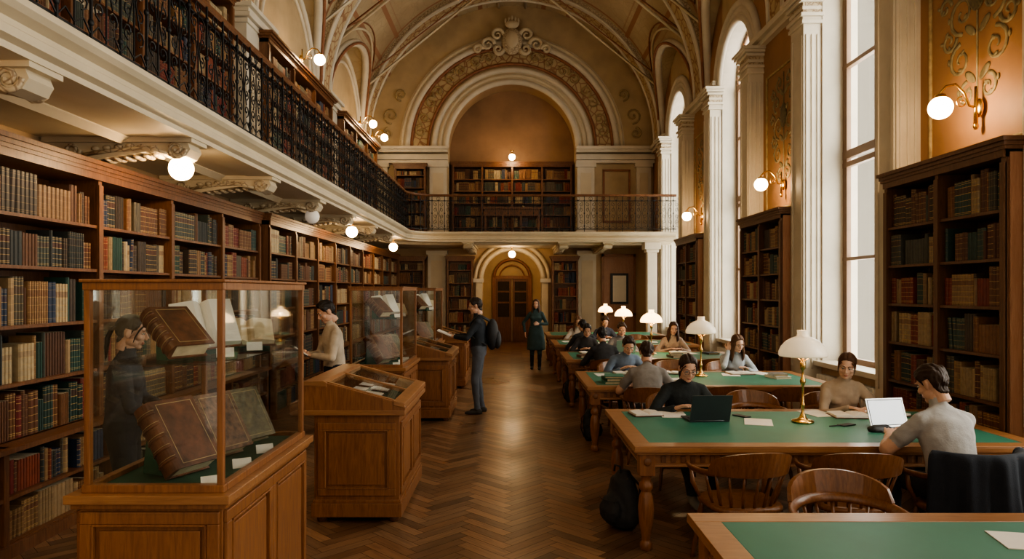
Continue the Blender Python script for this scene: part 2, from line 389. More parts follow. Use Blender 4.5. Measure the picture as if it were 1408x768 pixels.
# windows
for i,yc in enumerate(BAYS):
    mb=MB(); X=4.72
    def vb(y,t=.035,z0=.85,z1=6.1): mb.bx(X-.03,X+.03,y-t,y+t,z0,z1,'woodF')
    for y,t in ((yc-HW+.04,.05),(yc+HW-.04,.05),(yc,.055)): vb(y,t,.85,6.1 if y!=yc else 7.0)
    for y in (yc-HW+.1,yc-.07,yc+.07,yc+HW-.1): vb(y,.022)
    for z,t in ((.88,.05),(2.3,.022),(3.62,.035),(3.76,.055),(5.0,.028),(6.05,.055)): mb.bx(X-.035,X+.035,yc-HW,yc+HW,z-t,z+t,'woodF')
    for r in (HW-.04,HW*.5): mb.tube([(X,yc-r*math.cos(pi*k/20),ZW+r*math.sin(pi*k/20)) for k in range(21)],[.04]*21,6,'woodF')
    for a in (pi/4,3*pi/4): mb.tube([(X,yc,ZW),(X,yc-HW*math.cos(a),ZW+HW*math.sin(a))],.025,6,'woodF')
    mb.bx(X-.004,X+.004,yc-HW+.02,yc+HW-.02,.88,6.1,'glass'); mb.bx(X-.06,X-.03,yc-.09,yc-.06,1.9,2.05,'brass')
    mb.obj('window_%d'%(i+1))
    l=bpy.data.lights.new('window_daylight','AREA'); l.shape='RECTANGLE'; l.size=7.6; l.size_y=3.0; l.energy=480; l.color=(1,.95,.88)
    o=bpy.data.objects.new('window_daylight',l); COL.objects.link(o); o.location=(5.0,yc+.3,4.3); o.rotation_euler=(0,rad(90),0)
# left walls
mb=MB(); mb.bx(-4.3,-4.08,-3,YB,0,3.2,'tan'); mb.bx(-4.7,-4.4,-3,YB,3.2,9.2,'ochre'); mb.obj('wall_left')
mb=MB()
for yp in PIERS:
    mb.bx(-4.42,-4.1,yp-.5,yp+.5,3.4,6.0,'white'); mb.bx(-4.42,-4.07,yp-.36,yp+.36,3.9,5.6,'relief')
    for dz,o in ((0,.03),(.08,.08),(.16,.05),(.22,.12)): mb.bx(-4.42,-4.1+o,yp-.5-o,yp+.5+o,6.0+dz,6.07+dz,'white')
for yc in BAYS:
    for r,t in ((1.75,.06),(1.5,.04)): mb.tube([(-4.38,yc-r*math.cos(pi*k/24),SP+r*math.sin(pi*k/24)) for k in range(25)],[t]*25,8,'white')
mb.bx(-4.42,-4.3,-3,YB,6.2,6.3,'white')
mb.obj('trim_4',bev=.006)
# back wall
RA=2.0
def archwall(nm,x0,x1,zb,zt,xc,r,zs,y0,y1,mat,rev):
    mb=MB(); mb.bx(x0,xc-r,y0,y1,zb,zt,mat); mb.obj('wall_back_'+nm+'_left')
    mb=MB(); mb.bx(xc+r,x1,y0,y1,zb,zt,mat); mb.obj('wall_back_'+nm+'_right')
    mb=MB(); A=[(xc-r*math.cos(pi*k/28),zs+r*math.sin(pi*k/28)) for k in range(29)]
    for k in range(28):
        (a,b_),(c,d)=A[k],A[k+1]
        mb.add([(a,y0,b_),(c,y0,d),(c,y0,zt),(a,y0,zt)],[(0,1,2,3)],mat)
        mb.add([(a,y0,b_),(c,y0,d),(c,y1,d),(a,y1,b_)],[(0,1,2,3)],rev)
    mb.obj('wall_back_'+nm+'_arch')
archwall('upper',-4.42,4.42,3.3,10.9,0,RA,SP,YB,YB+.8,'ochre','tan')
archwall('lower',-4.42,4.42,0,3.3,0,.92,2.2,YB,YB+.5,'tan','ochre')
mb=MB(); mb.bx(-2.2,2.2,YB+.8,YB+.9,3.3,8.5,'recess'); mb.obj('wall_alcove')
mb=MB(); mb.bx(-1.99,1.99,YB+.01,YB+.79,3.31,3.42,'shelfL'); mb.obj('floor_alcove')
for nm,a in (('left',(-1.3,-1.2,YB+.5,25.4,0,3.3)),('right',(1.2,1.3,YB+.5,25.4,0,3.3)),('end',(-1.3,1.3,25.45,25.55,0,3.4))):
    mb=MB(); mb.bx(*a,'ochre'); mb.obj('wall_corridor_'+nm)
mb=MB(); mb.bx(-1.3,1.3,YB+.5,25.45,3.3,3.4,'cream'); mb.obj('ceiling_corridor')
mb=MB()
Yd=25.32
mb.bx(-.72,-.6,Yd,Yd+.1,0,2.5,'wood'); mb.bx(.6,.72,Yd,Yd+.1,0,2.5,'wood')
for r in (.66,.45): mb.tube([(-r*math.cos(pi*k/16),Yd+.03,2.35+r*math.sin(pi*k/16)) for k in range(17)],[.06 if r>.5 else .03]*17,6,'wood')
mb.bx(-.62,.62,Yd,Yd+.08,2.3,2.42,'wood')
for s_ in (-1,1):
    for (a,b_) in ((.02,.1),(.52,.6)): mb.bx(s_*a,s_*b_,Yd+.02,Yd+.08,0,2.3,'shelfL')
    for z0,z1 in ((0,.9),(1.4,1.46),(1.8,1.86),(2.2,2.3)): mb.bx(s_*.1,s_*.52,Yd+.03,Yd+.07,z0,z1,'shelfL')
    mb.bx(s_*.08,s_*.55,Yd+.05,Yd+.06,.9,2.3,'vault_dark')
mb.obj('door_1',bev=.004)
mb=MB()
for r,t,m_ in ((RA+.05,.09,'white'),(RA+.24,.06,'cream'),(RA+.42,.09,'white'),(RA+.6,.05,'redbr'),(RA+1.12,.05,'redbr'),(RA+1.25,.1,'white'),(RA+1.42,.06,'cream')):
    mb.tube([(-r*math.cos(pi*k/48),YB-.03,SP+r*math.sin(pi*k/48)) for k in range(49)],[t]*49,8,m_)
for (r0,r1,m_,y) in ((RA,RA+.5,'cream',-.03),(RA+.62,RA+1.1,'orn',-.02),(RA+1.2,RA+1.5,'cream',-.04)):
    for k in range(48):
        a,b_=pi*k/48,pi*(k+1)/48
        mb.add([(-r_*math.cos(t_),YB+y,SP+r_*math.sin(t_)) for r_,t_ in ((r0,a),(r0,b_),(r1,b_),(r1,a))],[(0,1,2,3)],m_)
for a0 in np.linspace(.25,pi-.25,9):
    if abs(a0-pi/2)<.2: continue
    cx,cz=-2.86*math.cos(a0),SP+2.86*math.sin(a0)
    for d in (1,-1):
        S=spiral((0,0),.2,1.3,0,d,14); R=Matrix.Rotation(-(a0-pi/2)+(0 if d>0 else pi),2)
        mb.tube([(cx+(R@Vector((p[0]-.2,p[1]))).x,YB-.05,cz+(R@Vector((p[0]-.2,p[1]))).y) for p in S],[.028]*15,6,'gold')
# spandrel scrolls on the end wall
for s_ in (-1,1):
    for (cx,cz,r,a0,d) in ((3.75,7.3,.26,-pi/2,1),(3.45,7.95,.2,-pi/2,1),(3.85,6.75,.18,pi/2,-1)):
        S=spiral((cx,cz),r,1.4,a0,d,16); mb.tube([(s_*p[0],YB-.03,p[1]) for p in S],[.03]*17,6,'gold')
for s_ in (-1,1):
    for (a,b_,z0,z1) in ((2.02,2.55,3.42,5.8),(2.05,2.6,0,3.1),(3.85,4.3,3.42,5.8)):
        mb.bx(s_*a,s_*b_,YB-.14,YB+.02,z0,z1,'white'); mb.bx(s_*(a+.1),s_*(b_-.1),YB-.155,YB,z0+.5,z1-.3,'cream')
        mb.bx(s_*(a-.04),s_*(b_+.04),YB-.18,YB,z0,z0+.3,'white'); mb.bx(s_*(a-.05),s_*(b_+.05),YB-.2,YB,z1-.12,z1,'white')
    for z,o in ((5.8,.1),(5.9,.16),(5.98,.1),(6.12,.2),(6.2,.28)): mb.bx(s_*1.98,s_*4.4,YB-.1-o,YB,z,z+.09,'white')
    if s_>0:
        for z0,z1 in ((4.0,5.6),):
            for xx in (2.85,3.65): mb.bx(xx-.03,xx+.03,YB-.05,YB,z0,z1,'redbr')
            for zz in (z0,z1): mb.bx(2.82,3.68,YB-.05,YB,zz-.03,zz+.03,'redbr')
for r,t in ((.97,.08),(1.15,.06)): mb.tube([(-r*math.cos(pi*k/24),YB-.03,2.2+r*math.sin(pi*k/24)) for k in range(25)]  ,[t]*25,8,'cream')
for s_ in (-1,1): mb.bx(s_*.92,s_*1.12,YB-.08,YB+.02,0,2.2,'cream'); mb.bx(s_*.88,s_*1.2,YB-.12,YB+.02,2.12,2.24,'white')
mb.obj('trim_5')
# cartouche
mb=MB(); Y=YB-.2; Z=9.55
mb.ell((0,Y,Z),(.33,.14,.42),'relief'); mb.ell((0,Y-.1,Z+.02),(.2,.08,.27),'cream'); mb.ell((0,Y-.05,Z+.5),(.22,.12,.12),'cream')
for k in range(5): mb.ell((-.2+.1*k,Y-.06,Z+.6+.04*(2-abs(k-2))),(.035,.05,.09),'cream')
for s_ in (-1,1):
    for c,r,a0,d in (((.45,.2),.2,pi,-1),((.42,-.25),.17,pi,1),((.75,-.1),.22,pi,-1),((1.05,-.25),.15,pi,-1)):
        S=spiral(c,r,1.4,a0,d,16); mb.tube([(s_*p[0],Y,Z+p[1]) for p in S],[.07-.003*i for i in range(17)],7,'cream')
mb.obj('ceiling_cartouche')
# ------------------------------------------------------------ balcony
PATH=[(-2.75,-3)]+[(-2.75,y) for y in np.arange(-2,17.6,1)]+[(-1.95-.8*math.cos(pi/2*k/8),17.7+.8*math.sin(pi/2*k/8)) for k in range(9)]+[(x,18.5) for x in np.arange(-1.5,4.3,.5)]+[(4.4,18.5)]
mb=MB()
poly=[(-4.3,-3)]+PATH+[(4.4,YB),(-4.3,YB)]
nn=len(poly)
mb.add([(p[0],p[1],3.18) for p in poly],[tuple(range(nn))],'cream'); mb.add([(p[0],p[1],3.42) for p in poly],[tuple(range(nn))],'shelfL')
mb.sweep(PATH,[(-.3,3.17),(.0,3.17),(.0,3.21),(.05,3.23),(.05,3.28),(.02,3.30),(.03,3.33),(.09,3.36),(.12,3.39),(.12,3.43),(-.3,3.43)],'cream')
mb.sweep(PATH,[(-.55,3.17),(-.62,3.12),(-.62,3.19),(-.55,3.19)],'cream')
mb.obj('balcony_slab')
def bracket_mesh():
    mb=MB()
    poly=[(0,0),(1.25,0),(1.25,-.05),(1.27,-.1),(1.23,-.16),(1.14,-.18),(1.06,-.15),(.9,-.12),(.7,-.15),(.45,-.19),(.25,-.195),(0,-.195)]
    mb.prism(poly,'y',-.11,.11,'cream'); mb.bx(0,1.3,-.15,.15,-.045,.0,'cream')
    for s_ in (-1,1):
        S=spiral((1.15,-.1),.085,1.5,0,-1,16); mb.tube([(p[0],s_*.115,p[1]) for p in S],.018,6,'relief')
        S=spiral((.25,-.11),.075,1.5,0,-1,16); mb.tube([(p[0],s_*.115,p[1]) for p in S],.018,6,'relief')
        mb.tube([(1.08,s_*.115,-.14),(.9,s_*.115,-.09),(.6,s_*.115,-.11),(.34,s_*.115,-.15)],.018,6,'relief')
        for k in range(6): mb.ell((.45+.1*k,s_*.115,-.07-.008*abs(k-3)),(.04,.02,.022),'relief',None,8,6)
    for k in range(7): mb.ell((.52+.085*k,0,-.18+.0075*k),(.03,.1,.02),'relief',None,8,6)
    return mb.mesh('balcony_bracket')
BM=bracket_mesh()
for y in [2.1,4.1,6.1,8.1,10.1,12.1,14.1,16.1]: place(BM,'balcony_bracket',(-4.06,y,3.18))
for x in (-1.2,1.4,2.6): o=place(BM,'balcony_bracket',(x,YB-.02,3.18),-pi/2); o.scale=(2.2,1,1)
# railing
def resample(path,step):
    P=[Vector(p) for p in path]; out=[]; out.append((P[0].copy(),(P[1]-P[0]).normalized())); need=step
    for a,b_ in zip(P[:-1],P[1:]):
        L=(b_-a).length; t=0
        if L<1e-6: continue
        d=(b_-a).normalized()
        while L-t>=need: t+=need; out.append((a+d*t,d)); need=step
        need-= (L-t)
    return out
mb=MB(); wd=.34
for p,d in resample(PATH,wd):
    mb.X=Matrix.Translation((p.x,p.y,3.43))@Matrix.Rotation(math.atan2(d.y,d.x),4,'Z')
    mb.tube([(0,-.02,0),(0,-.02,.96)],.011,4,'iron',smooth=False); mb.tube([(wd/2,-.02,.08),(wd/2,-.02,.90)],.007,4,'iron',smooth=False)
    for z in (.16,.5,.84): mb.ell((0,-.02,z),(.02,.02,.028),'iron',None,6,4)
    for s_ in (-1,1):
        for c,r,a0,dd in (((.085,.27),.065,-pi/2,1),((.085,.42),.055,pi/2,-1),((.085,.60),.055,-pi/2,1),((.085,.74),.065,pi/2,-1)):
            S=spiral(c,r,1.25,a0,dd,10); mb.tube([(wd/2+s_*(q[0]-.01),-.02,q[1]) for q in S],.0062,4,'iron',smooth=False)
        mb.tube([(wd/2+s_*.075,-.02,.33),(wd/2+s_*.02,-.02,.5),(wd/2+s_*.075,-.02,.68)],.0062,4,'iron',smooth=False)
        mb.tube([(wd/2+s_*.16,-.02,.09),(wd/2+s_*.09,-.02,.16),(wd/2,-.02,.10)],.006,4,'iron',smooth=False)
    mb.tube([(wd/2+.05*math.cos(2*pi*k/10),-.02,.89+.045*math.sin(2*pi*k/10)) for k in range(11)],.006,4,'iron',smooth=False)
mb.X=None
mb.sweep(PATH,[(-.04,3.5),(.0,3.5),(.0,3.52),(-.04,3.52)],'iron'); mb.sweep(PATH,[(-.04,4.26),(.0,4.26),(.0,4.275),(-.04,4.275)],'iron')
mb.sweep(PATH,[(-.05,4.38),(.01,4.38),(.025,4.40),(.02,4.44),(-.06,4.44),(-.065,4.40)],'shelfL')
mb.obj('balcony_railing')
# ------------------------------------------------------------ bookcases
PAL=[(.12,.05,.022),(.09,.038,.018),(.18,.08,.032),(.24,.13,.055),(.05,.035,.024),(.03,.035,.032),(.05,.06,.045),(.30,.20,.10),(.40,.31,.18),(.17,.022,.016),(.02,.06,.045),(.02,.035,.07),(.22,.05,.022),(.28,.16,.07),(.10,.08,.05)]
def fill(mb,P,s0,s1,z,hmax,depth,pal=None):
    s=s0+.01; run=0; pal=pal or PAL
    while s<s1-.03:
        if run<=0:
            run=rnd.choice([1,1,2,2,3,4,5,8]); col=rnd.choice(pal); w=rnd.uniform(.022,.05); h=hmax*rnd.uniform(.64,.93); al=rnd.choice([0,.25,.6,1]); dd=rnd.uniform(0,.03)
            if rnd.random()<.05: s+=rnd.uniform(.03,.12); 
        run-=1
        ww=w*rnd.uniform(.93,1.07); hh=h*rnd.uniform(.985,1.0); tn=rnd.uniform(.85,1.15)
        if s+ww>s1-.01: break
        lean=rnd.uniform(.03,.1) if rnd.random()<.03 else 0
        c=(col[0]*tn,col[1]*tn,col[2]*tn,al)
        q=[(0,.016),(.2,.003),(.8,.003),(1,.016)]
        v=[P(s+a*ww,.03+dd+b_,z) for a,b_ in q]+[P(s+a*ww+lean*hh,.03+dd+b_,z+hh) for a,b_ in q]+[P(s,depth-.03,z),P(s+ww,depth-.03,z),P(s+lean*hh,depth-.03,z+hh),P(s+ww+lean*hh,depth-.03,z+hh)]
        f=[(0,1,5,4),(1,2,6,5),(2,3,7,6),(4,5,6,7,11,10),(0,4,10,8),(3,9,11,7)]
        u=[(0,0),(1,0),(1,1),(0,1)]; n_=[(.5,.5)]*6
        mb.add(v,f[:3],'books',c,False,[u]*3); mb.add(v,f[3:4],'page' if al<.3 else 'books',c,False,[n_]); mb.add(v,f[4:],'books',c,False,[n_[:4]]*2)
        s+=ww+.0015+(lean*hh)
def bookcase(name,P0,u,n,bays,zs,top,depth=.35,wood_='shelfL',low=0,cornice=.06,panel=None,z0=0,pal=None,post=.05,zl=.77):
    mb=MB(); P0=Vector(P0);u=Vector(u);n=Vector(n)
    def P(s,d,z): q=P0+u*s-n*d; return (q.x,q.y,z)
    def B(s0,s1,d0,d1,a,b_,m_=wood_):
        p=P(s0,d0,0);q=P(s1,d1,0); mb.bx(p[0],q[0],p[1],q[1],a,b_,m_)
    L=sum(bays)
    B(0,L,depth-.02,depth,z0,top)
    s=0
    for i in range(len(bays)+1):
        a=max(0,s-post/2) if i not in(0,len(bays)) else (0 if i==0 else L-post); b_=a+post
        B(a,b_,0,depth,z0,top-.02); B(a-.012+ (0.012 if i==0 else 0),b_+.0,-.015,.01,z0+.1,top-.2)
        if low: B(a,b_,-low,.02,z0,zl)
        if i<len(bays): s+=bays[i]
    if panel:
        B(-.012,.0,.03,depth-.03,z0+.1,top-.12,panel)
    s=0
    for w_ in bays:
        for i,z in enumerate(zs):
            dl=-low if z<zl-.01 else 0
            B(s+post/2,s+w_-post/2,dl+.005,depth-.01,z-.025,z)
            nxt=zs[i+1]-.025 if i+1<len(zs) else top-.16
            pl=pal[rnd.randrange(len(pal))] if pal else None
            if nxt-z>.12:
                (lambda dl_: fill(mb,(lambda s_,d,zz:P(s_,d+dl_,zz)),s+post/2,s+w_-post/2,z,nxt-z-.01,min(depth-dl_,.28),pl))(dl)
        s+=w_
    B(0,L,-.02,depth,top-.16,top-.06)
    for a,o in ((top-.10,.03),(top-.07,cornice*.7),(top-.035,cornice)): B(-o,L+o,-o,depth,a,a+.036)
    B(-.01,L+.01,-low-.02,depth,z0,z0+.09)
    if low: B(-.01,L+.01,-low-.05,.03,zl-.035,zl)
    return mb.obj(name,bev=0)
zsL=[.10,.42,.77,1.18,1.60,2.04,2.42]
DG=[(.05,.06,.045),(.05,.035,.024),(.12,.05,.022),(.03,.035,.032)]
lp=[PAL,PAL,PAL,[(.30,.20,.10),(.38,.29,.17),(.22,.12,.05),(.34,.23,.12),(.18,.08,.03)],DG,[(.12,.05,.022),(.05,.035,.024),(.17,.03,.016),(.24,.13,.055)],[(.12,.05,.022),(.18,.08,.032),(.17,.022,.016),(.02,.05,.04)]]
bookcase('wall_bookcase',(-3.6,2.2),(0,1),(1,0),[1.28]*6,zsL,2.97,.45,'shelfL',.12,pal=lp)
bookcase('wall_bookcase',(-3.5,9.96),(0,1),(1,0),[1.25]*9,zsL,2.97,.55,'shelfL',.1,pal=lp)
gz=[3.5,3.88,4.26,4.64,5.02,5.40]
for y0,nb in ((2.6,6),(11.2,3),(16.2,3)):
    bookcase('gallery_bookcase',(-3.95,y0),(0,1),(1,0),[1.2 if nb==6 else 1.33]*nb,gz,6.05,.36,'shelfL',z0=3.42,cornice=.1)
zr=[.12,.52,.92,1.32,1.72,2.12,2.52]
dark=[[(.13,.055,.025),(.10,.04,.02),(.06,.04,.025),(.06,.06,.045),(.2,.09,.035),(.18,.03,.018),(.26,.16,.08),(.34,.24,.13),(.03,.06,.05)]]
for y1 in (7.42,12.1,16.8):
    bookcase('tall_bookcase',(4.0,y1-1.82),(0,1),(-1,0),[.91,.91],zr,3.1,.395,'shelfD',panel='panelW',pal=dark)
zb=[.1,.5,.9,1.3,1.7,2.1,2.5]
for x0,x1 in ((-3.5,-2.68),(-2.0,-1.2),(1.22,2.02)):
    bookcase('end_wall_bookcase',(x1,YB-.36),(-1,0),(0,-1),[x1-x0],zb,2.92,.35,'shelfL')
bookcase('alcove_bookcase',(1.9,YB+.42),(-1,0),(0,-1),[.95]*4,gz,5.95,.36,'shelfL',z0=3.42)
bookcase('end_gallery_bookcase',(-2.65,YB-.36),(-1,0),(0,-1),[.95],gz,5.75,.35,'shelfL',z0=3.42)
mb=MB(); mb.bx(-.85,.85,20.2,20.7,4.25,4.31,'shelfL'); mb.bx(-.8,.8,20.24,20.66,4.05,4.25,'shelfL')
for x in (-.78,-.26,.26,.78): mb.bx(x-.03,x+.03,20.25,20.31,3.42,4.1,'shelfL'); mb.bx(x-.03,x+.03,20.6,20.66,3.42,4.1,'shelfL')
mb.obj('reading_desk',bev=.004)
mb=MB(); mb.bx(2.8,3.82,YB-.05,YB,.2,2.95,'panelW')
for a,b_ in ((2.78,2.86),(3.76,3.84)): mb.bx(a,b_,YB-.08,YB,.1,3.0,'wood')
for z in (.1,1.1,2.92): mb.bx(2.78,3.84,YB-.08,YB,z,z+.08,'wood')
mb.obj('wall_paneling')
mb=MB(); mb.bx(3.05,3.6,YB-.13,YB-.09,1.45,2.4,'black'); mb.bx(3.12,3.53,YB-.14,YB-.12,1.52,2.33,'paper'); mb.obj('framed_notice')
mb=MB(); mb.bx(3.6,3.98,18.6,18.98,0,.35,'white'); mb.bx(3.66,3.92,18.66,18.92,.35,2.9,'white'); mb.bx(3.62,3.96,18.62,18.96,2.9,2.98,'white'); mb.bx(3.57,4.0,18.57,19.0,2.98,3.17,'white'); mb.obj('balcony_column',bev=.01)
# ------------------------------------------------------------ display cases
def panel(mb,face,a0,a1,z0,z1,pos,out,m_='wood',st=.055):
    def B(p,q,r,s_,d0,d1,mm=m_):
        if face=='y': mb.bx(p,q,pos+out*d0,pos+out*d1,r,s_,mm)
        else: mb.bx(pos+out*d0,pos+out*d1,p,q,r,s_,mm)
    B(a0,a1,z0,z0+st,0,.018); B(a0,a1,z1-st,z1,0,.018); B(a0,a0+st,z0+st,z1-st,0,.018); B(a1-st,a1,z0+st,z1-st,0,.018)
    B(a0+st+.03,a1-st-.03,z0+st+.03,z1-st-.03,0,.012)
    for (p,q,r,s_) in ((a0+st,a1-st,z0+st,z0+st+.01),(a0+st,a1-st,z1-st-.01,z1-st),(a0+st,a0+st+.01,z0+st,z1-st),(a1-st-.01,a1-st,z0+st,z1-st)): B(p,q,r,s_,0,.024)
def book(mb,w,h,t,R,c,leather='leath',pg='page'):
    O=Vector(c)
    mb.rb(O+R@V(.0,-t/2,h/2),(w,.008,h),R,leather); mb.rb(O+R@V(0,t/2,h/2),(w,.008,h),R,leather)
    mb.rb(O+R@V(-.004,0,h/2),(w-.02,t-.008,h-.018),R,pg)
    K=10; P=[]
    for z in (0,h):
        for k in range(K+1):
            a=-pi/2-pi*k/K; P.append(O+R@V(-w/2+.30*t*math.cos(a),(t/2+.004)*math.sin(a),z))
    F=[(k,k+1,K+1+k+1,K+1+k) for k in range(K)]+[tuple(range(K+1)),tuple(range(K+1,2*K+2))[::-1]]
    mb.add(P,F,leather)
    for q in (.16,.33,.5,.67,.84):
        mb.tube([O+R@V(-w/2+.31*t*math.cos(-pi/2-pi*k/K),.54*t*math.sin(-pi/2-pi*k/K),h*q) for k in range(K+1)],.006,6,leather)
        mb.tube([O+R@V(-w/2+.315*t*math.cos(-pi/2-pi*k/K),.545*t*math.sin(-pi/2-pi*k/K),h*q+.014) for k in range(K+1)],.0015,5,'gold')
    for (x0,x1,z0,z1) in ((-w/2+.02,w/2-.02,.02,.023),(-w/2+.02,w/2-.02,h-.023,h-.02),(-w/2+.02,-w/2+.023,.02,h-.02),(w/2-.023,w/2-.02,.02,h-.02)): mb.rb(O+R@V((x0+x1)/2,-t/2-.0045,(z0+z1)/2),(x1-x0,.001,z1-z0),R,'gold')
def openbook(mb,w,d,R,c,t=.02,pg='paper',cover='leath'):
    O=Vector(c)
    for s_ in (-1,1):
        top=[];K=8
        for k in range(K+1):
            u=k/K; top.append((s_*u*w, t*(.35+ .9*math.sin(min(1,u*3.2)*pi/2)*(1-.55*u))))
        P=[];
        for y in (-d/2,d/2):
            for p in top: P.append(O+R@V(p[0],y,p[1]+.004))
            for p in top: P.append(O+R@V(p[0],y,.004))
        n_=K+1; F=[]
        for k in range(K):
            F.append((k,k+1,2*n_+k+1,2*n_+k)); F.append((k,k+1,n_+k+1,n_+k)); F.append((2*n_+k,2*n_+k+1,3*n_+k+1,3*n_+k))
        F.append((K,2*n_+K,3*n_+K,n_+K)); mb.add(P,F,pg)
    mb.rb(O+R@V(0,0,0),(2*w+.02,d+.015,.008),R,cover)
def E(x=0,y=0,z=0):
    return (Matrix.Rotation(rad(z),3,'Z')@Matrix.Rotation(rad(y),3,'Y')@Matrix.Rotation(rad(x),3,'X'))
def vitrine(y0,x0=-1.96):
    e=empty('glass_display_case',(x0,y0,0)); mb=MB(); W,D,H=.70,1.27,.95
    mb.bx(.03,W-.03,.03,D-.03,.0,H-.04,'wood'); mb.bx(.0,W,.0,D,0,.10,'wood'); mb.bx(.012,W-.012,.012,D-.012,.1,.125,'wood')
    mb.bx(-.015,W+.015,-.015,D+.015,H-.04,H,'woodH'); mb.bx(.005,W-.005,.005,D-.005,H-.065,H-.04,'wood')
    panel(mb,'y',.04,W-.04,.14,H-.08,.03,-1); panel(mb,'x',.04,D/2,.14,H-.08,W-.03,1); panel(mb,'x',D/2,D-.04,.14,H-.08,W-.03,1)
    panel(mb,'x',.04,D-.04,.14,H-.08,.03,-1); panel(mb,'y',.04,W-.04,.14,H-.08,D-.03,1)
    mb.obj('cabinet',parent=e,bev=.004)
    mb=MB(); a,b_,c,d,z0,z1=.06,.655,.05,D-.05,H,1.885
    for x in (a,b_):
        for y in (c,d): mb.bx(x-.014,x+.014,y-.014,y+.014,z0,z1,'wood')
    for z,h,o in ((z0,.035,.02),(z1-.03,.035,.018),(z1+.005,.014,.028)):
        mb.bx(a-o,b_+o,c-o,c+o,z,z+h,'wood'); mb.bx(a-o,b_+o,d-o,d+o,z,z+h,'wood'); mb.bx(a-o,a+o,c+o,d-o,z,z+h,'wood'); mb.bx(b_-o,b_+o,c+o,d-o,z,z+h,'wood')
    mb.obj('frame',parent=e,bev=.003)
    mb=MB(); g=.002
    for (p,q,r,s_,t,u) in ((a,b_,c-g,c+g,z0,z1),(a,b_,d-g,d+g,z0,z1),(a-g,a+g,c,d,z0,z1),(b_-g,b_+g,c,d,z0,z1),(a,b_,c,d,z1-.006,z1-.002)): 
        mb.bx(p,q,r,s_,t,u,'glass')
    mb.bx(a+.01,b_-.01,c+.02,d-.02,1.515,1.522,'glass')
    mb.obj('glass_panes',parent=e)
    mb=MB(); mb.bx(a+.01,b_-.01,c+.01,d-.01,H,H+.012,'felt')
    for (x,y,h,w_,t,l,tl) in ((.44,.27,.36,.24,.105,'leath',-36),(.475,.60,.33,.24,.085,'marble',-32),(.50,.92,.31,.22,.065,'olive',-30)):
        Rz=E(0,0,66); R=Rz@E(tl,0,0); book(mb,w_,h,t,R,V(x,y,H+.05),l)
        s0=t/2+.006   # wedge stand behind the book
        P=[];th=rad(-tl); y1=s0/math.cos(th)
        for xx in (-w_*.3,w_*.3):
            for (yy,zz) in ((y1+.005,-.036),(y1+.22*math.tan(th)+.005,.19),(y1+.20,-.036)): P.append(V(x,y,H+.05)+Rz@V(xx,yy,zz))
        mb.add(P,[(0,1,2),(5,4,3),(0,3,4,1),(1,4,5,2),(2,5,3,0)],'felt')
        mb.rb((min(.60,x+.15),y-.17,H+.035),(.09,.004,.05),E(-30,0,30),'paper')
    mb.obj('antique_books_lower',parent=e)
    mb=MB(); Z=1.523
    Rz=E(0,0,62); R=Rz@E(-50,0,0); book(mb,.20,.27,.08,R,(.45,.22,Z+.045),'leath')
    mb.rb(V(.45,.22,Z+.05)+Rz@V(0,.13,0),(.14,.08,.10),Rz,'felt')
    R=E(0,0,34)@E(56,0,0)@E(0,0,6); openbook(mb,.15,.26,R,(.37,.52,Z+.145),.045)
    mb.rb(V(.37,.60,Z+.06),(.24,.12,.12),E(0,0,34),'felt')
    R=E(0,0,25)@E(35,0,0); openbook(mb,.14,.2,R,(.43,.94,Z+.08),.035,'page'); mb.rb((.43,1.0,Z+.03),(.2,.1,.06),E(0,0,25),'felt'); mb.rb((.57,.30,Z+.03),(.08,.004,.05),E(-30,0,25),'paper'); mb.rb((.57,.68,Z+.03),(.08,.004,.05),E(-30,0,25),'paper')
    mb.obj('antique_books_upper',parent=e)
    return e
vitrine(3.05); vitrine(8.1); vitrine(11.6)
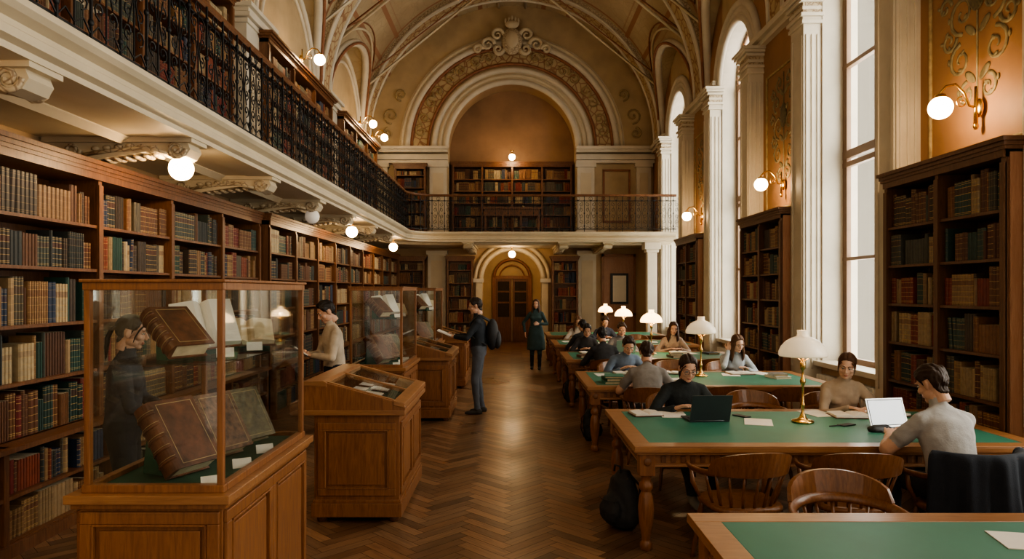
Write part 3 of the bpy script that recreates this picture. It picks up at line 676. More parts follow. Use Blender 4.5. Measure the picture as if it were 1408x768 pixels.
def desk(y0,D=1.25,x0=-1.60):
    e=empty('slanted_display_desk',(x0,y0,0)); W=.72; mb=MB()
    mb.bx(.02,W-.02,.02,D-.02,.07,.88,'wood'); mb.bx(0,W,0,D,.05,.16,'wood'); mb.bx(.01,W-.01,.01,D-.01,.16,.185,'wood')
    for x in (.07,W-.07):
        for y in (.08,D-.08): mb.lathe([(0,0),(.035,0),(.045,.02),(.045,.035),(.03,.055),(0,.055)],(x,y,0),14,'shelfD')
    panel(mb,'y',.05,W-.05,.22,.8,.02,-1); panel(mb,'x',.05,D/2,.22,.8,W-.02,1); panel(mb,'x',D/2,D-.05,.22,.8,W-.02,1); panel(mb,'y',.05,W-.05,.22,.8,D-.02,1)
    pr=[(-.06,.90),(-.06,1.10),(-.02,1.135),(.10,1.13),(W+.02,.955),(W+.035,.93),(W+.03,.90)]
    for a,b_ in ((-.025,.02),(D-.02,D+.025)): mb.prism(pr,'y',a,b_,'wood')
    mb.bx(-.05,W+.03,-.03,D+.03,.865,.905,'woodH')
    mb.bx(-.05,-.03,0,D,.9,1.10,'wood'); mb.bx(W,W+.025,0,D,.9,.94,'wood')
    mb.prism([(-.06,1.10),(-.06,1.135),(.10,1.14),(.13,1.125),(.13,1.09)],'y',-.03,D+.03,'woodH')
    def sl(x): return 1.13-(x-.1)*.175/(W-.08)
    mb.prism([(W-.06,sl(W-.06)-.03),(W-.06,sl(W-.06)+.008),(W+.03,sl(W+.03)+.008),(W+.03,sl(W+.03)-.03)],'y',-.03,D+.03,'woodH')
    for y in (0,D/2-.02,D-.04): mb.prism([(.1,1.10),(.1,1.138),(W,sl(W)+.008),(W,sl(W)-.03)],'y',y,y+.04,'woodH')
    mb.obj('desk_body',parent=e,bev=.004)
    mb=MB(); mb.add([(.11,.02,sl(.11)),(.11,D-.02,sl(.11)),(W-.04,D-.02,sl(W-.04)),(W-.04,.02,sl(W-.04))],[(0,1,2,3)],'glass'); mb.obj('glass_lid',parent=e)
    mb=MB(); mb.bx(-.03,W,.02,D-.02,.905,.915,'felt'); R=E(0,8,0)
    for y in (.2,.48,.8,1.08): openbook(mb,.08,.15,R@E(0,0,90),(.40,y,.955),.012); mb.rb((.22,y,.965),(.12,.16,.003),R,'paper')
    mb.obj('manuscripts',parent=e)
desk(5.5); desk(9.8); desk(13.1)
# -------------------------------- reading tables
def table_mesh(L,D):
    LP=[(0,0),(.035,0),(.045,.02),(.045,.05),(.028,.07),(.034,.10),(.05,.2),(.058,.30),(.05,.38),(.034,.42),(.05,.44),(.05,.47),(.036,.49),(.036,.52),(.055,.54),(0,.54)]
    mb=MB(); H=.76
    mb.bx(0,L,0,D,H-.045,H-.008,'woodH')
    mb.bx(0,L,0,.13,H-.008,H,'woodH'); mb.bx(0,L,D-.13,D,H-.008,H,'woodH'); mb.bx(0,.13,.13,D-.13,H-.008,H,'woodH'); mb.bx(L-.13,L,.13,D-.13,H-.008,H,'woodH')
    mb.bx(.13,L-.13,.13,D-.13,H-.008,H-.001,'green')
    mb.bx(.02,L-.02,.02,D-.02,H-.065,H-.045,'woodH')
    for (a,b_,c,d) in ((.07,L-.07,.07,.10),(.07,L-.07,D-.1,D-.07)): mb.bx(a,b_,c,d,.60,H-.065,'woodH')
    for (a,b_) in ((.07,.10),(L-.1,L-.07)): mb.bx(a,b_,.1,D-.1,.60,H-.065,'woodH')
    mb.bx(.06,L-.06,.06,D-.06,.60,.615,'woodH')
    k=.2
    while k<L-.2: mb.bx(k,k+.035,.058,.07,.63,.68,'shelfL'); k+=.07
    k=.2
    while k<D-.2: mb.bx(.058,.07,k,k+.035,.63,.68,'shelfL'); k+=.07
    for x in (.1,L/2,L-.1):
        for y in (.1,D-.1):
            mb.bx(x-.055,x+.055,y-.055,y+.055,.54,H-.05,'wood'); mb.lathe(LP,(x,y,0),18,'wood')
            mb.ell((x,y-.058 if y<D/2 else y+.058,.64),(.03,.008,.03),'shelfL',None,10,6)
    return mb.mesh('reading_table')
TM=table_mesh(2.95,1.55); TY=[1.85,4.85,7.9,10.95,14.0,17.0]
for y in TY: place(TM,'reading_table',(.86,y,0),bev=.004)
def lamp_mesh(shade):
    mb=MB()
    mb.lathe([(0,0),(.085,0),(.09,.008),(.085,.018),(.05,.028),(.03,.04),(.022,.06),(.014,.08),(.011,.12),(.018,.14),(.018,.15),(.010,.165),(.009,.30),(.017,.315),(.024,.34),(.017,.365),(.009,.38),(.009,.43),(.022,.45),(.022,.50),(.010,.52),(.008,.70),(.012,.71),(0,.72)],(0,0,0),22,'brass')
    mb.tube([(.085*math.cos(2*pi*k/20),.085*math.sin(2*pi*k/20),.55) for k in range(21)],.004,6,'brass')
    for k in range(3): a=2*pi*k/3; mb.tube([(0,0,.5),(.085*math.cos(a),.085*math.sin(a),.55)],.004,5,'brass')
    mb.lathe([(.035,.765),(.048,.765),(.044,.74),(.05,.715),(.09,.70),(.135,.672),(.172,.63),(.19,.585),(.192,.56),(.186,.548),(.178,.56),(.165,.60),(.13,.645),(.09,.675),(.04,.69)],(0,0,0),28,shade)
    return mb.mesh('table_lamp')
LM1=lamp_mesh('shade'); LM0=lamp_mesh('shade0')
for i,y in enumerate((5.75,8.85,12.0,15.0,17.9)):
    o=place(LM0 if i<2 else LM1,'table_lamp',(2.42,y,.76)); light('bulb',(0,0,.6),3 if i<2 else 14,parent=o)
def globe(name,loc,kind,en,lit=True,dirx=0):
    mb=MB(); g='globe' if lit else 'globe0'; r=.105
    mb.ell((0,0,0),(r,r,r),g,None,20,14)
    if kind=='pend': mb.lathe([(0,.205),(.05,.205),(.05,.185),(.015,.18),(.015,.14),(.045,.12),(.055,.09),(.02,.09)],(0,0,0),16,'brass')
    elif kind=='arm':
        d=dirx
        mb.tube([(0,0,.1),(0,0,.14),(d*.05,0,.2),(d*.14,0,.22),(d*.22,0,.14),(d*.27,0,.02),(d*.34,0,0)],.012,8,'brass')
        mb.tube([(d*.33,0,.2),(d*.33,0,-.16)],[.012,.02],8,'brass'); mb.ell((d*.36,0,0),(.03,.055,.09),'brass'); mb.ell((d*.33,0,-.17),(.025,.025,.035),'brass')
        S=spiral((.2,.05),.06,1.2,pi/2,1,12); mb.tube([(d*a,0,b_) for a,b_ in S],.007,6,'brass'); mb.lathe([(.02,.13),(.045,.12),(.05,.09)],(0,0,0),14,'brass')
    o=mb.obj(name,loc)
    if lit: light('bulb',(0,0,0),en,parent=o)
for y,l in ((2.1,1),(6.1,1),(10.1,0),(12.6,1),(17.0,1)): globe('pendant_globe_lamp',(-2.92,y,2.93 if l else 2.94),'pend',46,bool(l))
for y in (1.9,6.45,11.1,15.8): globe('wall_sconce',(4.0,y,3.56),'arm',46,dirx=1)
for y in (6.5,13.0,18.0,19.6): globe('gallery_sconce',(-3.62,y,6.2),'arm',44,dirx=-1)
globe('alcove_lamp',(0,YB-.1,6.0),'pend',55); globe('door_pendant_lamp',(0,20.6,2.95),'pend',40); globe('corridor_lamp',(0,23.6,3.1),'pend',50)
for yc in BAYS[1:]:
    mb=MB()
    for k in range(16): mb.tube([(4.3,yc-.75+.1*k,.12),(4.3,yc-.75+.1*k,.70)],[(.07,.03)]*2,8,'rad',side=(1,0,0))
    mb.tube([(4.3,yc-.8,.16),(4.3,yc+.8,.16)],.025,8,'rad'); mb.tube([(4.3,yc-.8,.66),(4.3,yc+.8,.66)],.025,8,'rad')
    for y in (-.75,.75): mb.bx(4.27,4.33,yc+y-.02,yc+y+.02,0,.14,'rad')
    mb.obj('radiator')
def chair_mesh():
    mb=MB(); m='chair'; K=24
    def sr(a):
        c,s_=math.cos(a),math.sin(a); e=.6
        return (.245*abs(c)**e*(1 if c>0 else -1),.235*abs(s_)**e*(1 if s_>0 else -1))
    prof=[(.0,.435),(1,.43),(1.0,.455),(.93,.465),(.6,.452),(.0,.448)]
    vs=[];fs=[]
    for r,z in prof:
        for k in range(K):
            x,y=sr(2*pi*k/K); vs.append((x*r,y*r,z))
    for i in range(len(prof)-1):
        for k in range(K): k2=(k+1)%K; fs.append((i*K+k,i*K+k2,(i+1)*K+k2,(i+1)*K+k))
    mb.add(vs,fs,m,None,True)
    for sx in (-1,1):
        for sy,yy in ((1,.17),(-1,-.17)):
            a=V(sx*.18,yy,.435); b_=V(sx*.235,yy+sy*.06,0)
            mb.tube([a.lerp(b_,t) for t in (0,.15,.3,.5,.65,.7,.9,1)],[.015,.018,.024,.021,.014,.018,.015,.013],10,m)
    mb.tube([(-.2,.19,.2),(0,.19,.2),(.2,.19,.2)],[.01,.015,.01],8,m); mb.tube([(-.2,-.19,.17),(0,-.19,.17),(.2,-.19,.17)],[.01,.015,.01],8,m)
    for sx in (-1,1): mb.tube([(sx*.21,-.2,.22),(sx*.215,0,.22),(sx*.21,.2,.22)],[.01,.015,.01],8,m)
    A=[];rs=[]
    for k in range(25):
        t=k/24; a=-pi*t; x=.285*math.cos(a); y=-.02+.25*math.sin(a); z=.665+.03*math.sin(pi*t)
        A.append((x,y,z)); rs.append((.030,.014))
    A=[(.275,.2,.655),(.30,.1,.66)]+A+[(-.30,.1,.66),(-.275,.2,.655)]; rs=[(.034,.014),(.028,.014)]+rs+[(.028,.014),(.034,.014)]
    mb.tube(A,rs,8,m,side=None)
    vs=[];fs=[];K=16
    for k in range(K+1):
        t=k/K; a=-pi*(.14+.72*t); h=.135*math.sin(pi*t)**.45
        for (r,z) in ((.0,.675),(.0,.675+h+.03),(.022,.675+h+.03),(.022,.675)):
            bk=.03*(z-.67)/.15
            vs.append(((.285+r+bk)*math.cos(a),-.02+(.25+r+bk)*math.sin(a),z))
    for k in range(K):
        for q in range(4): fs.append((k*4+q,k*4+(q+1)%4,(k+1)*4+(q+1)%4,(k+1)*4+q))
    fs+= [(0,1,2,3),(K*4+3,K*4+2,K*4+1,K*4)]; mb.add(vs,fs,m)
    for k in range(9):
        t=k/8; a=-pi*(.08+.84*t); tp=V(.285*math.cos(a),-.02+.25*math.sin(a),.67); bt=V(.215*math.cos(a),.0+.2*math.sin(a),.45)
        mb.tube([bt,bt.lerp(tp,.35),bt.lerp(tp,.6),tp],[.009,.015,.009,.009],8,m)
    for sx in (-1,1): mb.tube([(sx*.225,.12,.45),(sx*.265,.15,.55),(sx*.28,.15,.655)],[.012,.017,.011],8,m)
    return mb.mesh('captains_chair')
CM=chair_mesh()
def chair(x,y,rz): return place(CM,'captains_chair',(x,y,0),rad(rz))
# ------------------------------------------------------------ people
M['x']=M['black']
tex=bpy.data.textures.new('folds','CLOUDS'); tex.noise_scale=.09
def remesh(mb,vox,smooth=4,disp=0,name='r'):
    me=mb.mesh(name); o=bpy.data.objects.new(name,me); COL.objects.link(o)
    r=o.modifiers.new('r','REMESH'); r.mode='VOXEL'; r.voxel_size=vox; r.use_smooth_shade=True
    s=o.modifiers.new('s','SMOOTH'); s.factor=.5; s.iterations=smooth
    if disp: d=o.modifiers.new('d','DISPLACE'); d.texture=tex; d.strength=disp; d.mid_level=.5
    dg=bpy.context.evaluated_depsgraph_get(); dg.update(); out=bpy.data.meshes.new_from_object(o.evaluated_get(dg))
    bpy.data.objects.remove(o); out.materials.clear(); out.polygons.foreach_set('use_smooth',[True]*len(out.polygons)); return out
def centers(me):
    a=np.zeros(len(me.polygons)*3); me.polygons.foreach_get('center',a); return a.reshape(-1,3)
mb=MB(); k='x'
mb.ell((0,-.012,.032),(.072,.094,.084),k,None,24,16); mb.ell((0,.024,-.025),(.056,.064,.078),k,None,20,14); mb.ell((0,.058,-.088),(.027,.024,.020),k); mb.ell((0,.03,-.07),(.044,.045,.036),k)
mb.tube([(0,.084,.020),(0,.097,-.002),(0,.108,-.022)],[.007,.009,.012],8,k); mb.ell((0,.098,-.027),(.018,.012,.009),k)
for s_ in (-1,1):
    mb.ell((s_*.028,.078,.032),(.024,.011,.007),k); mb.ell((s_*.040,.054,-.020),(.022,.024,.022),k); mb.ell((s_*.072,-.010,-.006),(.008,.019,.031),k,Matrix.Rotation(s_*.3,3,'Z')); mb.ell((s_*.042,.018,-.06),(.020,.040,.028),k)
mb.ell((0,.083,-.053),(.021,.010,.005),k); mb.ell((0,.082,-.064),(.017,.011,.006),k)
mb.tube([(0,-.02,-.03),(0,-.03,-.13)],[(.048,.053),(.05,.053)],16,k,side=(1,0,0))
HEAD=remesh(mb,.004,2,name='head')
c=centers(HEAD); lip=(np.abs(c[:,0])<.022)&(c[:,1]>.080)&(c[:,2]<-.048)&(c[:,2]>-.071); HEAD.polygons.foreach_set('material_index',lip.astype(int))
mb=MB()
M['eyew']=simple('eye_white',(.62,.6,.56),.2,bp=0); M['iris']=simple('eye_iris',(.03,.018,.01),.15,bp=0); M['lid']=simple('lash',(.02,.012,.01),bp=0)
for s_ in (-1,1):
    mb.ell((s_*.029,.0745,.009),(.0135,.0105,.0065),'eyew',None,10,8); mb.ell((s_*.029,.0825,.008),(.0052,.004,.0056),'iris',None,10,8)
    mb.tube([(s_*.0155,.079,.010),(s_*.022,.0845,.0145),(s_*.030,.0855,.0158),(s_*.038,.0815,.0140),(s_*.0435,.075,.010)],.0014,5,'lid')
EYES=mb.mesh('eyes')
def brow(hm):
    mb=MB()
    for s_ in (-1,1): mb.tube([(s_*.013,.0905,.033),(s_*.028,.0895,.040),(s_*.045,.079,.035)],[.003,.0038,.002],6,hm)
    return mb.mesh('brows')
HLINE=[(0,.084),(25,.080),(40,.070),(52,.045),(62,.028),(74,.022),(84,-.012),(96,-.008),(104,.028),(118,.022),(128,-.03),(150,-.075),(180,-.085)]
def hline(a):
    for (a0,z0),(a1,z1) in zip(HLINE[:-1],HLINE[1:]):
        if a<=a1: return z0+(z1-z0)*(a-a0)/(a1-a0)
    return -.085
def hairmesh(kind):
    P=[v.co.copy() for v in HEAD.vertices]; Nn=[v.normal.copy() for v in HEAD.vertices]; mk=[];q=[]
    C=Vector((0,-.012,.03)); T={'short':.017,'long':.016,'bun':.013,'tied':.014}[kind]
    for p,n in zip(P,Nn):
        a=abs(math.degrees(math.atan2(p.x,p.y))); ph=math.atan2(p.x,p.y)
        hl=hline(a)+.005*noise.noise(Vector((ph*14,1,0)))
        m=p.z-hl if p.z>-.1 else -1
        if abs(p.x)>.069 and p.z<.028 and -.04<p.y<.012 and kind!='long': m=-1
        d=(p-C).normalized(); t=max(0,min(1,m/.022)); t=t*t*(3-2*t)
        top=max(0,d.z); th=T*(.55+.65*top)*t
        if kind=='short': th+= t*(.010*noise.noise(Vector((p.x*38,p.y*14,p.z*20)))+.007*noise.noise(Vector((p.x*95,p.y*30,p.z*40)))+ (.012*max(0,d.y)*top))
        else:
            th+=t*(.003*noise.noise(Vector((ph*10,p.z*10,0))) - .007*math.exp(-((p.x-.006)/.007)**2)*top + .0025*noise.noise(Vector((p.x*90,p.y*12,p.z*60))))
        q.append(p+(n*.5+d*.5).normalized()*(th+ (.0008 if t>0 else -.004))); mk.append(m>-.004)
    mb=MB(); idx={}; vs=[];fs=[]
    for f in HEAD.polygons:
        if any(mk[i] for i in f.vertices):
            r=[]
            for i in f.vertices:
                if i not in idx: idx[i]=len(vs); vs.append(q[i])
                r.append(idx[i])
            fs.append(r)
    mb.add(vs,fs,'x',None,True); rr=random.Random(3)
    if kind=='long':
        for s_ in (-1,1):
            for k in range(13):
                a=rad(52+k*10.5); x=math.sin(a);y=math.cos(a); w=rr.uniform(-.006,.006)
                z0=.055 if k<3 else .03; o=1+.25*(k<3)
                pts=[(s_*.066*x,.082*y-.01,z0),(s_*(.082*x),.094*y-.012,z0-.045),(s_*(.088*x+w),.098*y-.01,-.06),(s_*(.096*x+w),.094*y-.006+.012,-.13),(s_*(.102*x+w*2),.085*y+.012*o,-.20),(s_*(.098*x+w*2),.08*y+.015*o,-.25+rr.uniform(-.03,.02))]
                mb.tube(pts,[.010,.014,.0155,.0165,.014,.004],7,'x')
    if kind=='tied':
        for k in range(7):
            w=(k-3)*.006; mb.tube([(w*2,-.10,.03),(w,-.128,.0),(w*1.4,-.14,-.06),(w*1.5,-.132,-.13),(w*.7,-.12,-.19+rr.uniform(-.02,.02))],[.012,.014,.014,.011,.003],7,'x')
        for s_ in (-1,1): mb.tube([(s_*.045,.072,.066),(s_*.066,.052,.03),(s_*.071,.036,-.02),(s_*.070,.032,-.06)],[.006,.006,.005,.002],6,'x')
    if kind=='bun':
        for k in range(5): mb.ell((.012*math.cos(k*1.26),-.115+.004*k,.055+.012*math.sin(k*1.26)),(.026,.024,.026),'x')
    me=mb.mesh('hair_'+kind); me.materials.clear(); return me
HAIR={k:hairmesh(k) for k in('short','long','bun','tied')}
def handmesh(curl,spread=.04):
    mb=MB(); k='x'
    mb.tube([(0,-.03,0),(0,0,0),(0,.035,0),(0,.07,.002),(0,.092,0)],[(.024,.02),(.027,.018),(.037,.017),(.040,.014),(.038,.010)],14,k,side=(1,0,0))
    for x,L,a in ((-.031,.058,-spread*2),(-.011,.072,-spread*.6),(.011,.078,spread*.3),(.031,.070,spread*1.6)):
        p=V(x*.92,.075,0); pts=[p.copy()]; ang=0.0
        for j,f in enumerate((.5,.45,.32,.26)):
            if j>0: ang+=rad(curl)
            d=V(math.sin(a*2)*math.cos(ang),math.cos(a*2)*math.cos(ang),-math.sin(ang)); p=p+d*(L*f*.9 if j else .02); pts.append(p.copy())
        mb.tube(pts,[.0095,.0095,.009,.0082,.0068],8,k); mb.ell(pts[-1],(.0068,.0068,.0068),k,None,8,6)
    T=[V(.02,.02,-.004),V(.045,.045,-.008),V(.062,.072,-.012-.0004*curl),V(.066-.0004*curl,.10,-.018-.0006*curl)]
    mb.tube(T,[.015,.0125,.0105,.008],8,k); mb.ell(T[-1],(.008,.008,.008),k,None,8,6)
    return remesh(mb,.0034,2,name='hand')
HANDS={'rest':handmesh(16),'grip':handmesh(42),'flat':handmesh(7)}
CL={}
def cl(c):
    k=tuple(c)
    if k not in CL: CL[k]=simple('fabric_%d'%len(CL),c,.88,var=.2,vs=6,bp=.5,bs=90)
    return CL[k]
SKIN={}
def skinm(c):
    k=tuple(c)
    if k not in SKIN:
        m=simple('skin_%d'%len(SKIN),c,.5,var=.08,vs=20,bp=.1,bs=200)
        l=simple('lips_%d'%len(SKIN),(c[0]*.8,c[1]*.5,c[2]*.5),.4,bp=0); SKIN[k]=(m,l)
    return SKIN[k]
HM={}
def hairm(c):
    k=tuple(c)
    if k not in HM:
        m,nt,b=nodes('hair_%d'%len(HM)); n_=noiseN(nt,coords(nt,(160,160,18)),1,3); nt.links.new(mix(nt,n_,[x*.5 for x in c],[x*1.6 for x in c]),b.inputs['Base Color']); b.inputs['Roughness'].default_value=.5; b.inputs['Specular IOR Level'].default_value=.3; bump(nt,b,n_,.6,.004); HM[k]=m
    return HM[k]
def ik(a,c,l1,l2,pole):
    a=Vector(a);c=Vector(c); d=c-a; L=min(d.length,(l1+l2)*.999); dn=d.normalized(); c=a+dn*L
    x=(l1*l1-l2*l2+L*L)/(2*L); h=math.sqrt(max(0,l1*l1-x*x)); p=Vector(pole); p=p-dn*p.dot(dn); p.normalize(); return a+dn*x+p*h,c
def objslots(o,mats):
    me=o.data
    while len(me.materials)<len(mats): me.materials.append(None)
    for i,m_ in enumerate(mats): o.material_slots[i].link='OBJECT'; o.material_slots[i].material=m_
BR_=(.045,.022,.011); BLK=(.014,.010,.008); SK=(.60,.36,.25)
def person(name,x,y,yaw,sit=True,lean=(8,22),hp=30,hy=0,roll=0,L=((-.12,.36,.80),'rest',(0,0,1)),R=((.12,.36,.80),'rest',(0,0,1)),pL=(-.8,-.3,-.6),pR=(.8,-.3,-.6),top=(.1,.1,.1),bot=(.03,.035,.05),shoe=(.03,.03,.03),skin=SK,hair='short',hc=BLK,s=1,short=False,coat=False,fem=False,vox=.012,feet=None,glasses=False,hdL=None,hdR=None,bulk=1):
    e=empty(name,(x,y,0),rad(yaw),s); pz=.545 if sit else .965
    f=.9 if fem else 1.0; mb=MB(); k='x'; segs=[]
    def seg(a,b_,r1,r2,m_): segs.append((tuple(a),tuple(b_),r1,r2,m_))
    def sp(t):
        n_=10; p=V(0,0,pz); ds=t/n_
        for i in range(n_):
            u=(i+.5)/n_*t/.5; a=rad(lean[0]+(lean[1]-lean[0])*min(1,max(0,u))); p=p+V(0,math.sin(a),math.cos(a))*ds
        return p
    tw=f*bulk
    ring=[(-.10,.125,.095),(-.05,.165,.115),(.02,.174*(1.05 if fem else 1),.122),(.12,.154*tw,.11*bulk),(.22,.156*tw,.11*bulk),(.32,.168*tw,.115*bulk),(.40,.172*tw,.108*bulk),(.45,.150*f,.088),(.485,.105*f,.072),(.51,.066,.06)]
    mb.tube([sp(t) for t,_,_ in ring],[(a,b_) for _,a,b_ in ring],22,k,side=(1,0,0))
    if fem:
        for s_ in (-1,1): mb.ell(sp(.31)+V(s_*.07,.075,0),(.062,.05,.06),k)
    seg(sp(-.1),sp(.0),.13,.14,1); seg(sp(.03),sp(.45),.13,.12,0)
    an=rad(lean[1]*.55+hp*.35); nb=sp(.49); hc_=nb+V(0,math.sin(an)*.165+.012,math.cos(an)*.165)
    mb.tube([sp(.46),nb,nb.lerp(hc_,.6)],[(.06,.06),(.052,.054),(.05,.052)],14,k,side=(1,0,0)); seg(nb.lerp(hc_,.08),hc_,.05,.05,2)
    if not short: mb.tube([sp(.475),nb.lerp(hc_,.05)],[(.078,.07),(.062,.064)],14,k,side=(1,0,0))
    seg(sp(.45),nb.lerp(hc_,-.02),.085,.062,0)
    wr={}
    for sd,(T,pose,up),pole in ((-1,L,pL),(1,R,pR)):
        S=sp(.415)+V(sd*.162*f,0,0); el,w=ik(S,T,.285,.255,pole); wr[sd]=(w,el,pose,up)
        mb.ell(S,(.060*f,.057,.056),k); mb.tube([sp(.40)+V(sd*.09,0,0),S,S.lerp(el,.35),S.lerp(el,.8),el],[.07*f,.060*f,.056*f,.048*f,.046*f],14,k)
        mb.tube([sp(.475)+V(sd*.03,-.01,0),sp(.455)+V(sd*.09*f,-.01,0),S+V(0,-.005,.012)],[.045,.045,.046],12,k); seg(sp(.455)+V(sd*.07,0,0),S,.05,.055,0)
        ft=f*(1.0 if not short else .88)
        mb.ell(el,(.045*ft,)*3,k); mb.tube([el,el.lerp(w,.25),el.lerp(w,.8),w],[.045*ft,.046*ft,.036*ft,(.034 if not short else .027)*f],12,k)
        mid=S.lerp(el,.6)
        if short:
            seg(S,mid,.06,.06,0); seg(mid.lerp(el,.12),el,.045,.045,2); seg(el,w,.045,.03,2)
            mb.tube([S.lerp(el,.3),mid.lerp(el,.05)],[.058*f,.060*f],14,k)
        else: seg(S,el,.06,.045,0); seg(el,w,.045,.035,0)
    for sd in (-1,1):
        Hp=V(sd*.085,0,pz-.02)
        an_=(V(sd*.11,.40,.085) if sit else V(sd*.10,.0,.085)) if not feet else V(*feet[0 if sd<0 else 1])
        kn,an_=ik(Hp,an_,.43,.435,(sd*.12,1,.6 if sit else .1))
        mb.ell(Hp,(.09,.09,.09),k); mb.tube([Hp,Hp.lerp(kn,.4),Hp.lerp(kn,.85),kn],[.092,.082,.064,.06],16,k); mb.ell(kn,(.06,.06,.06),k)
        mb.tube([kn,kn.lerp(an_,.3),kn.lerp(an_,.75),an_],[.06,.058,.046,.047],14,k); seg(Hp,kn,.09,.06,1); seg(kn,an_+V(0,0,.02),.06,.045,1)
        mb.tube([an_+V(0,-.075,-.045),an_+V(0,-.04,-.04),an_+V(0,.05,-.045),an_+V(0,.13,-.055),an_+V(0,.185,-.06)],[(.025,.03),(.036,.042),(.040,.038),(.044,.028),(.028,.018)],12,k,side=(1,0,0))
        mb.tube([an_+V(0,-.01,.03),an_+V(0,0,-.04)],[.042,.04],12,k); seg(an_+V(0,-.07,-.05),an_+V(0,.18,-.06),.035,.03,3); seg(an_+V(0,0,-.03),an_+V(0,0,-.02),.045,.045,3)
    if coat:
        mb.tube([sp(.1),sp(-.05),V(0,-.01,pz-.3),V(0,-.01,pz-.48)],[(.16,.12),(.195,.15),(.225,.17),(.235,.18)],20,k,side=(1,0,0)); seg(sp(-.02),V(0,0,pz-.42),.2,.22,0)
    me=remesh(mb,vox/s,3,.016,name+'_body')
    C=centers(me); best=np.full(len(C),1e9); idx=np.zeros(len(C),int)
    for a,b_,r1,r2,m_ in segs:
        a=np.array(a);b_=np.array(b_);d=b_-a;L2=max(1e-9,d@d);t=np.clip((C-a)@d/L2,0,1);q=np.linalg.norm(C-(a+t[:,None]*d),axis=1)-(r1+(r2-r1)*t)
        w_=q<best; best[w_]=q[w_]; idx[w_]=m_
    for m_ in (cl(top),cl(bot),skinm(skin)[0],cl(shoe)): me.materials.append(m_)
    me.polygons.foreach_set('material_index',idx); me.update()
    o=bpy.data.objects.new('body',me); COL.objects.link(o); o.parent=e
    HMx=Matrix.Translation(hc_)@Matrix.Rotation(rad(hy),4,'Z')@Matrix.Rotation(rad(-hp),4,'X')@Matrix.Rotation(rad(roll),4,'Y')@Matrix.Scale(1.02 if not fem else .98,4)
    for nm,me_,ms in (('head',HEAD,skinm(skin)),('eyes',EYES,None),('eyebrows',brow(hairm(hc)),None),('hair',HAIR[hair],(hairm(hc),))):
        o=bpy.data.objects.new(nm,me_); COL.objects.link(o); o.parent=e; o.matrix_local=HMx
        if ms: objslots(o,ms)
    if glasses:
        g=MB()
        for s_ in (-1,1):
            g.tube([(s_*.031+.021*math.cos(2*pi*q/16),.097,.008+.016*math.sin(2*pi*q/16)) for q in range(17)],.0018,6,'black'); g.tube([(s_*.052,.096,.012),(s_*.076,0,.01)],.0018,6,'black')
        g.tube([(-.01,.098,.012),(.01,.098,.012)],.0018,6,'black'); o=g.obj('glasses',parent=e); o.matrix_local=HMx
    for sd in (-1,1):
        w,el,pose,up=wr[sd]; d=(w-el).normalized(); hd_=hdL if sd<0 else hdR
        if hd_: d=Vector(hd_).normalized()
        z=Vector(up); z=(z-d*z.dot(d)).normalized(); xx=d.cross(z)
        Rm=Matrix((xx,d,z)).transposed().to_4x4(); Mt=Matrix.Translation(w)@Rm
        if sd>0: Mt=Mt@Matrix.Diagonal((-1,1,1,1))
        o=bpy.data.objects.new('hand_left' if sd<0 else 'hand_right',HANDS[pose]); COL.objects.link(o); o.parent=e; o.matrix_local=Mt@Matrix.Scale(.97*f,4); objslots(o,(skinm(skin)[0],))
    return e
def prop(mbf,name,parent,loc,rz=0):
    mb=MB(); mbf(mb); return mb.obj(name,loc,rz,parent)
TZ=.76
p=person('man_reading_standing',-2.0,7.8,120,False,(2,8),30,0,L=((-.07,.27,1.14),'grip',(-.5,-.3,-1)),R=((.07,.27,1.14),'grip',(.5,-.3,-1)),top=(.50,.42,.32),bot=(.02,.022,.03),hair='short',hc=BLK,s=1.0)
def bk(mb): openbook(mb,.1,.17,E(35,0,0),(0,0,0),.015,'paper','black')
prop(bk,'held_book',p,(0,.40,1.19))
p=person('man_in_dark_jacket',-.50,10.45,90,False,(0,5),14,0,L=((-.10,.36,1.17),'grip',(0,-.3,-1)),R=((.10,.36,1.17),'grip',(0,-.3,-1)),top=(.02,.026,.034),bot=(.09,.10,.12),hair='short',hc=(.02,.012,.008),s=1.0,bulk=1.1,shoe=(.05,.045,.04),feet=((-.09,.02,.085),(.10,-.04,.085)))
def bk2(mb): openbook(mb,.14,.22,E(22,0,0),(0,0,0),.02,'paper','leath')
prop(bk2,'held_book',p,(0,.52,1.21))
def bpk(mb):
    mb.ell((0,-.2,1.20),(.15,.10,.24),'bag'); mb.ell((0,-.28,1.12),(.11,.06,.14),'bag')
    for s_ in (-1,1): mb.tube([(s_*.1,-.16,1.40),(s_*.12,.0,1.49),(s_*.13,.125,1.37),(s_*.14,.10,1.17),(s_*.14,-.12,1.04)],.016,8,'bag')
prop(bpk,'worn_backpack',p,(0,0,0))
person('woman_in_long_coat',.57,16.4,175,False,(0,2),8,0,L=((-.08,.22,1.14),'rest',(0,1,0)),R=((.27,.03,.92),'rest',(1,0,0)),hdR=(.0,.1,-1),top=(.03,.06,.062),bot=(.012,.012,.014),hair='long',hc=(.07,.035,.018),s=.95,coat=True,fem=True,vox=.015,feet=((-.09,.06,.085),(.10,-.03,.085)))
person('woman_browsing_shelves',-2.60,4.62,-70,False,(0,5),12,0,L=((-.1,.28,1.07),'grip',(0,0,1)),R=((.12,.28,1.07),'grip',(0,0,1)),top=(.03,.034,.042),bot=(.015,.016,.02),hair='tied',hc=BLK,s=.97,fem=True)
person('woman_with_glasses_and_laptop',1.60,6.60,182,True,(14,32),24,0,L=((-.12,.40,.80),'rest',(0,0,1)),R=((.14,.38,.80),'rest',(0,0,1)),top=(.018,.024,.026),bot=(.03,.034,.045),shoe=(.25,.23,.2),glasses=True,hair='tied',hc=(.03,.016,.010),feet=((-.14,.55,.085),(.06,.62,.085)),vox=.011)
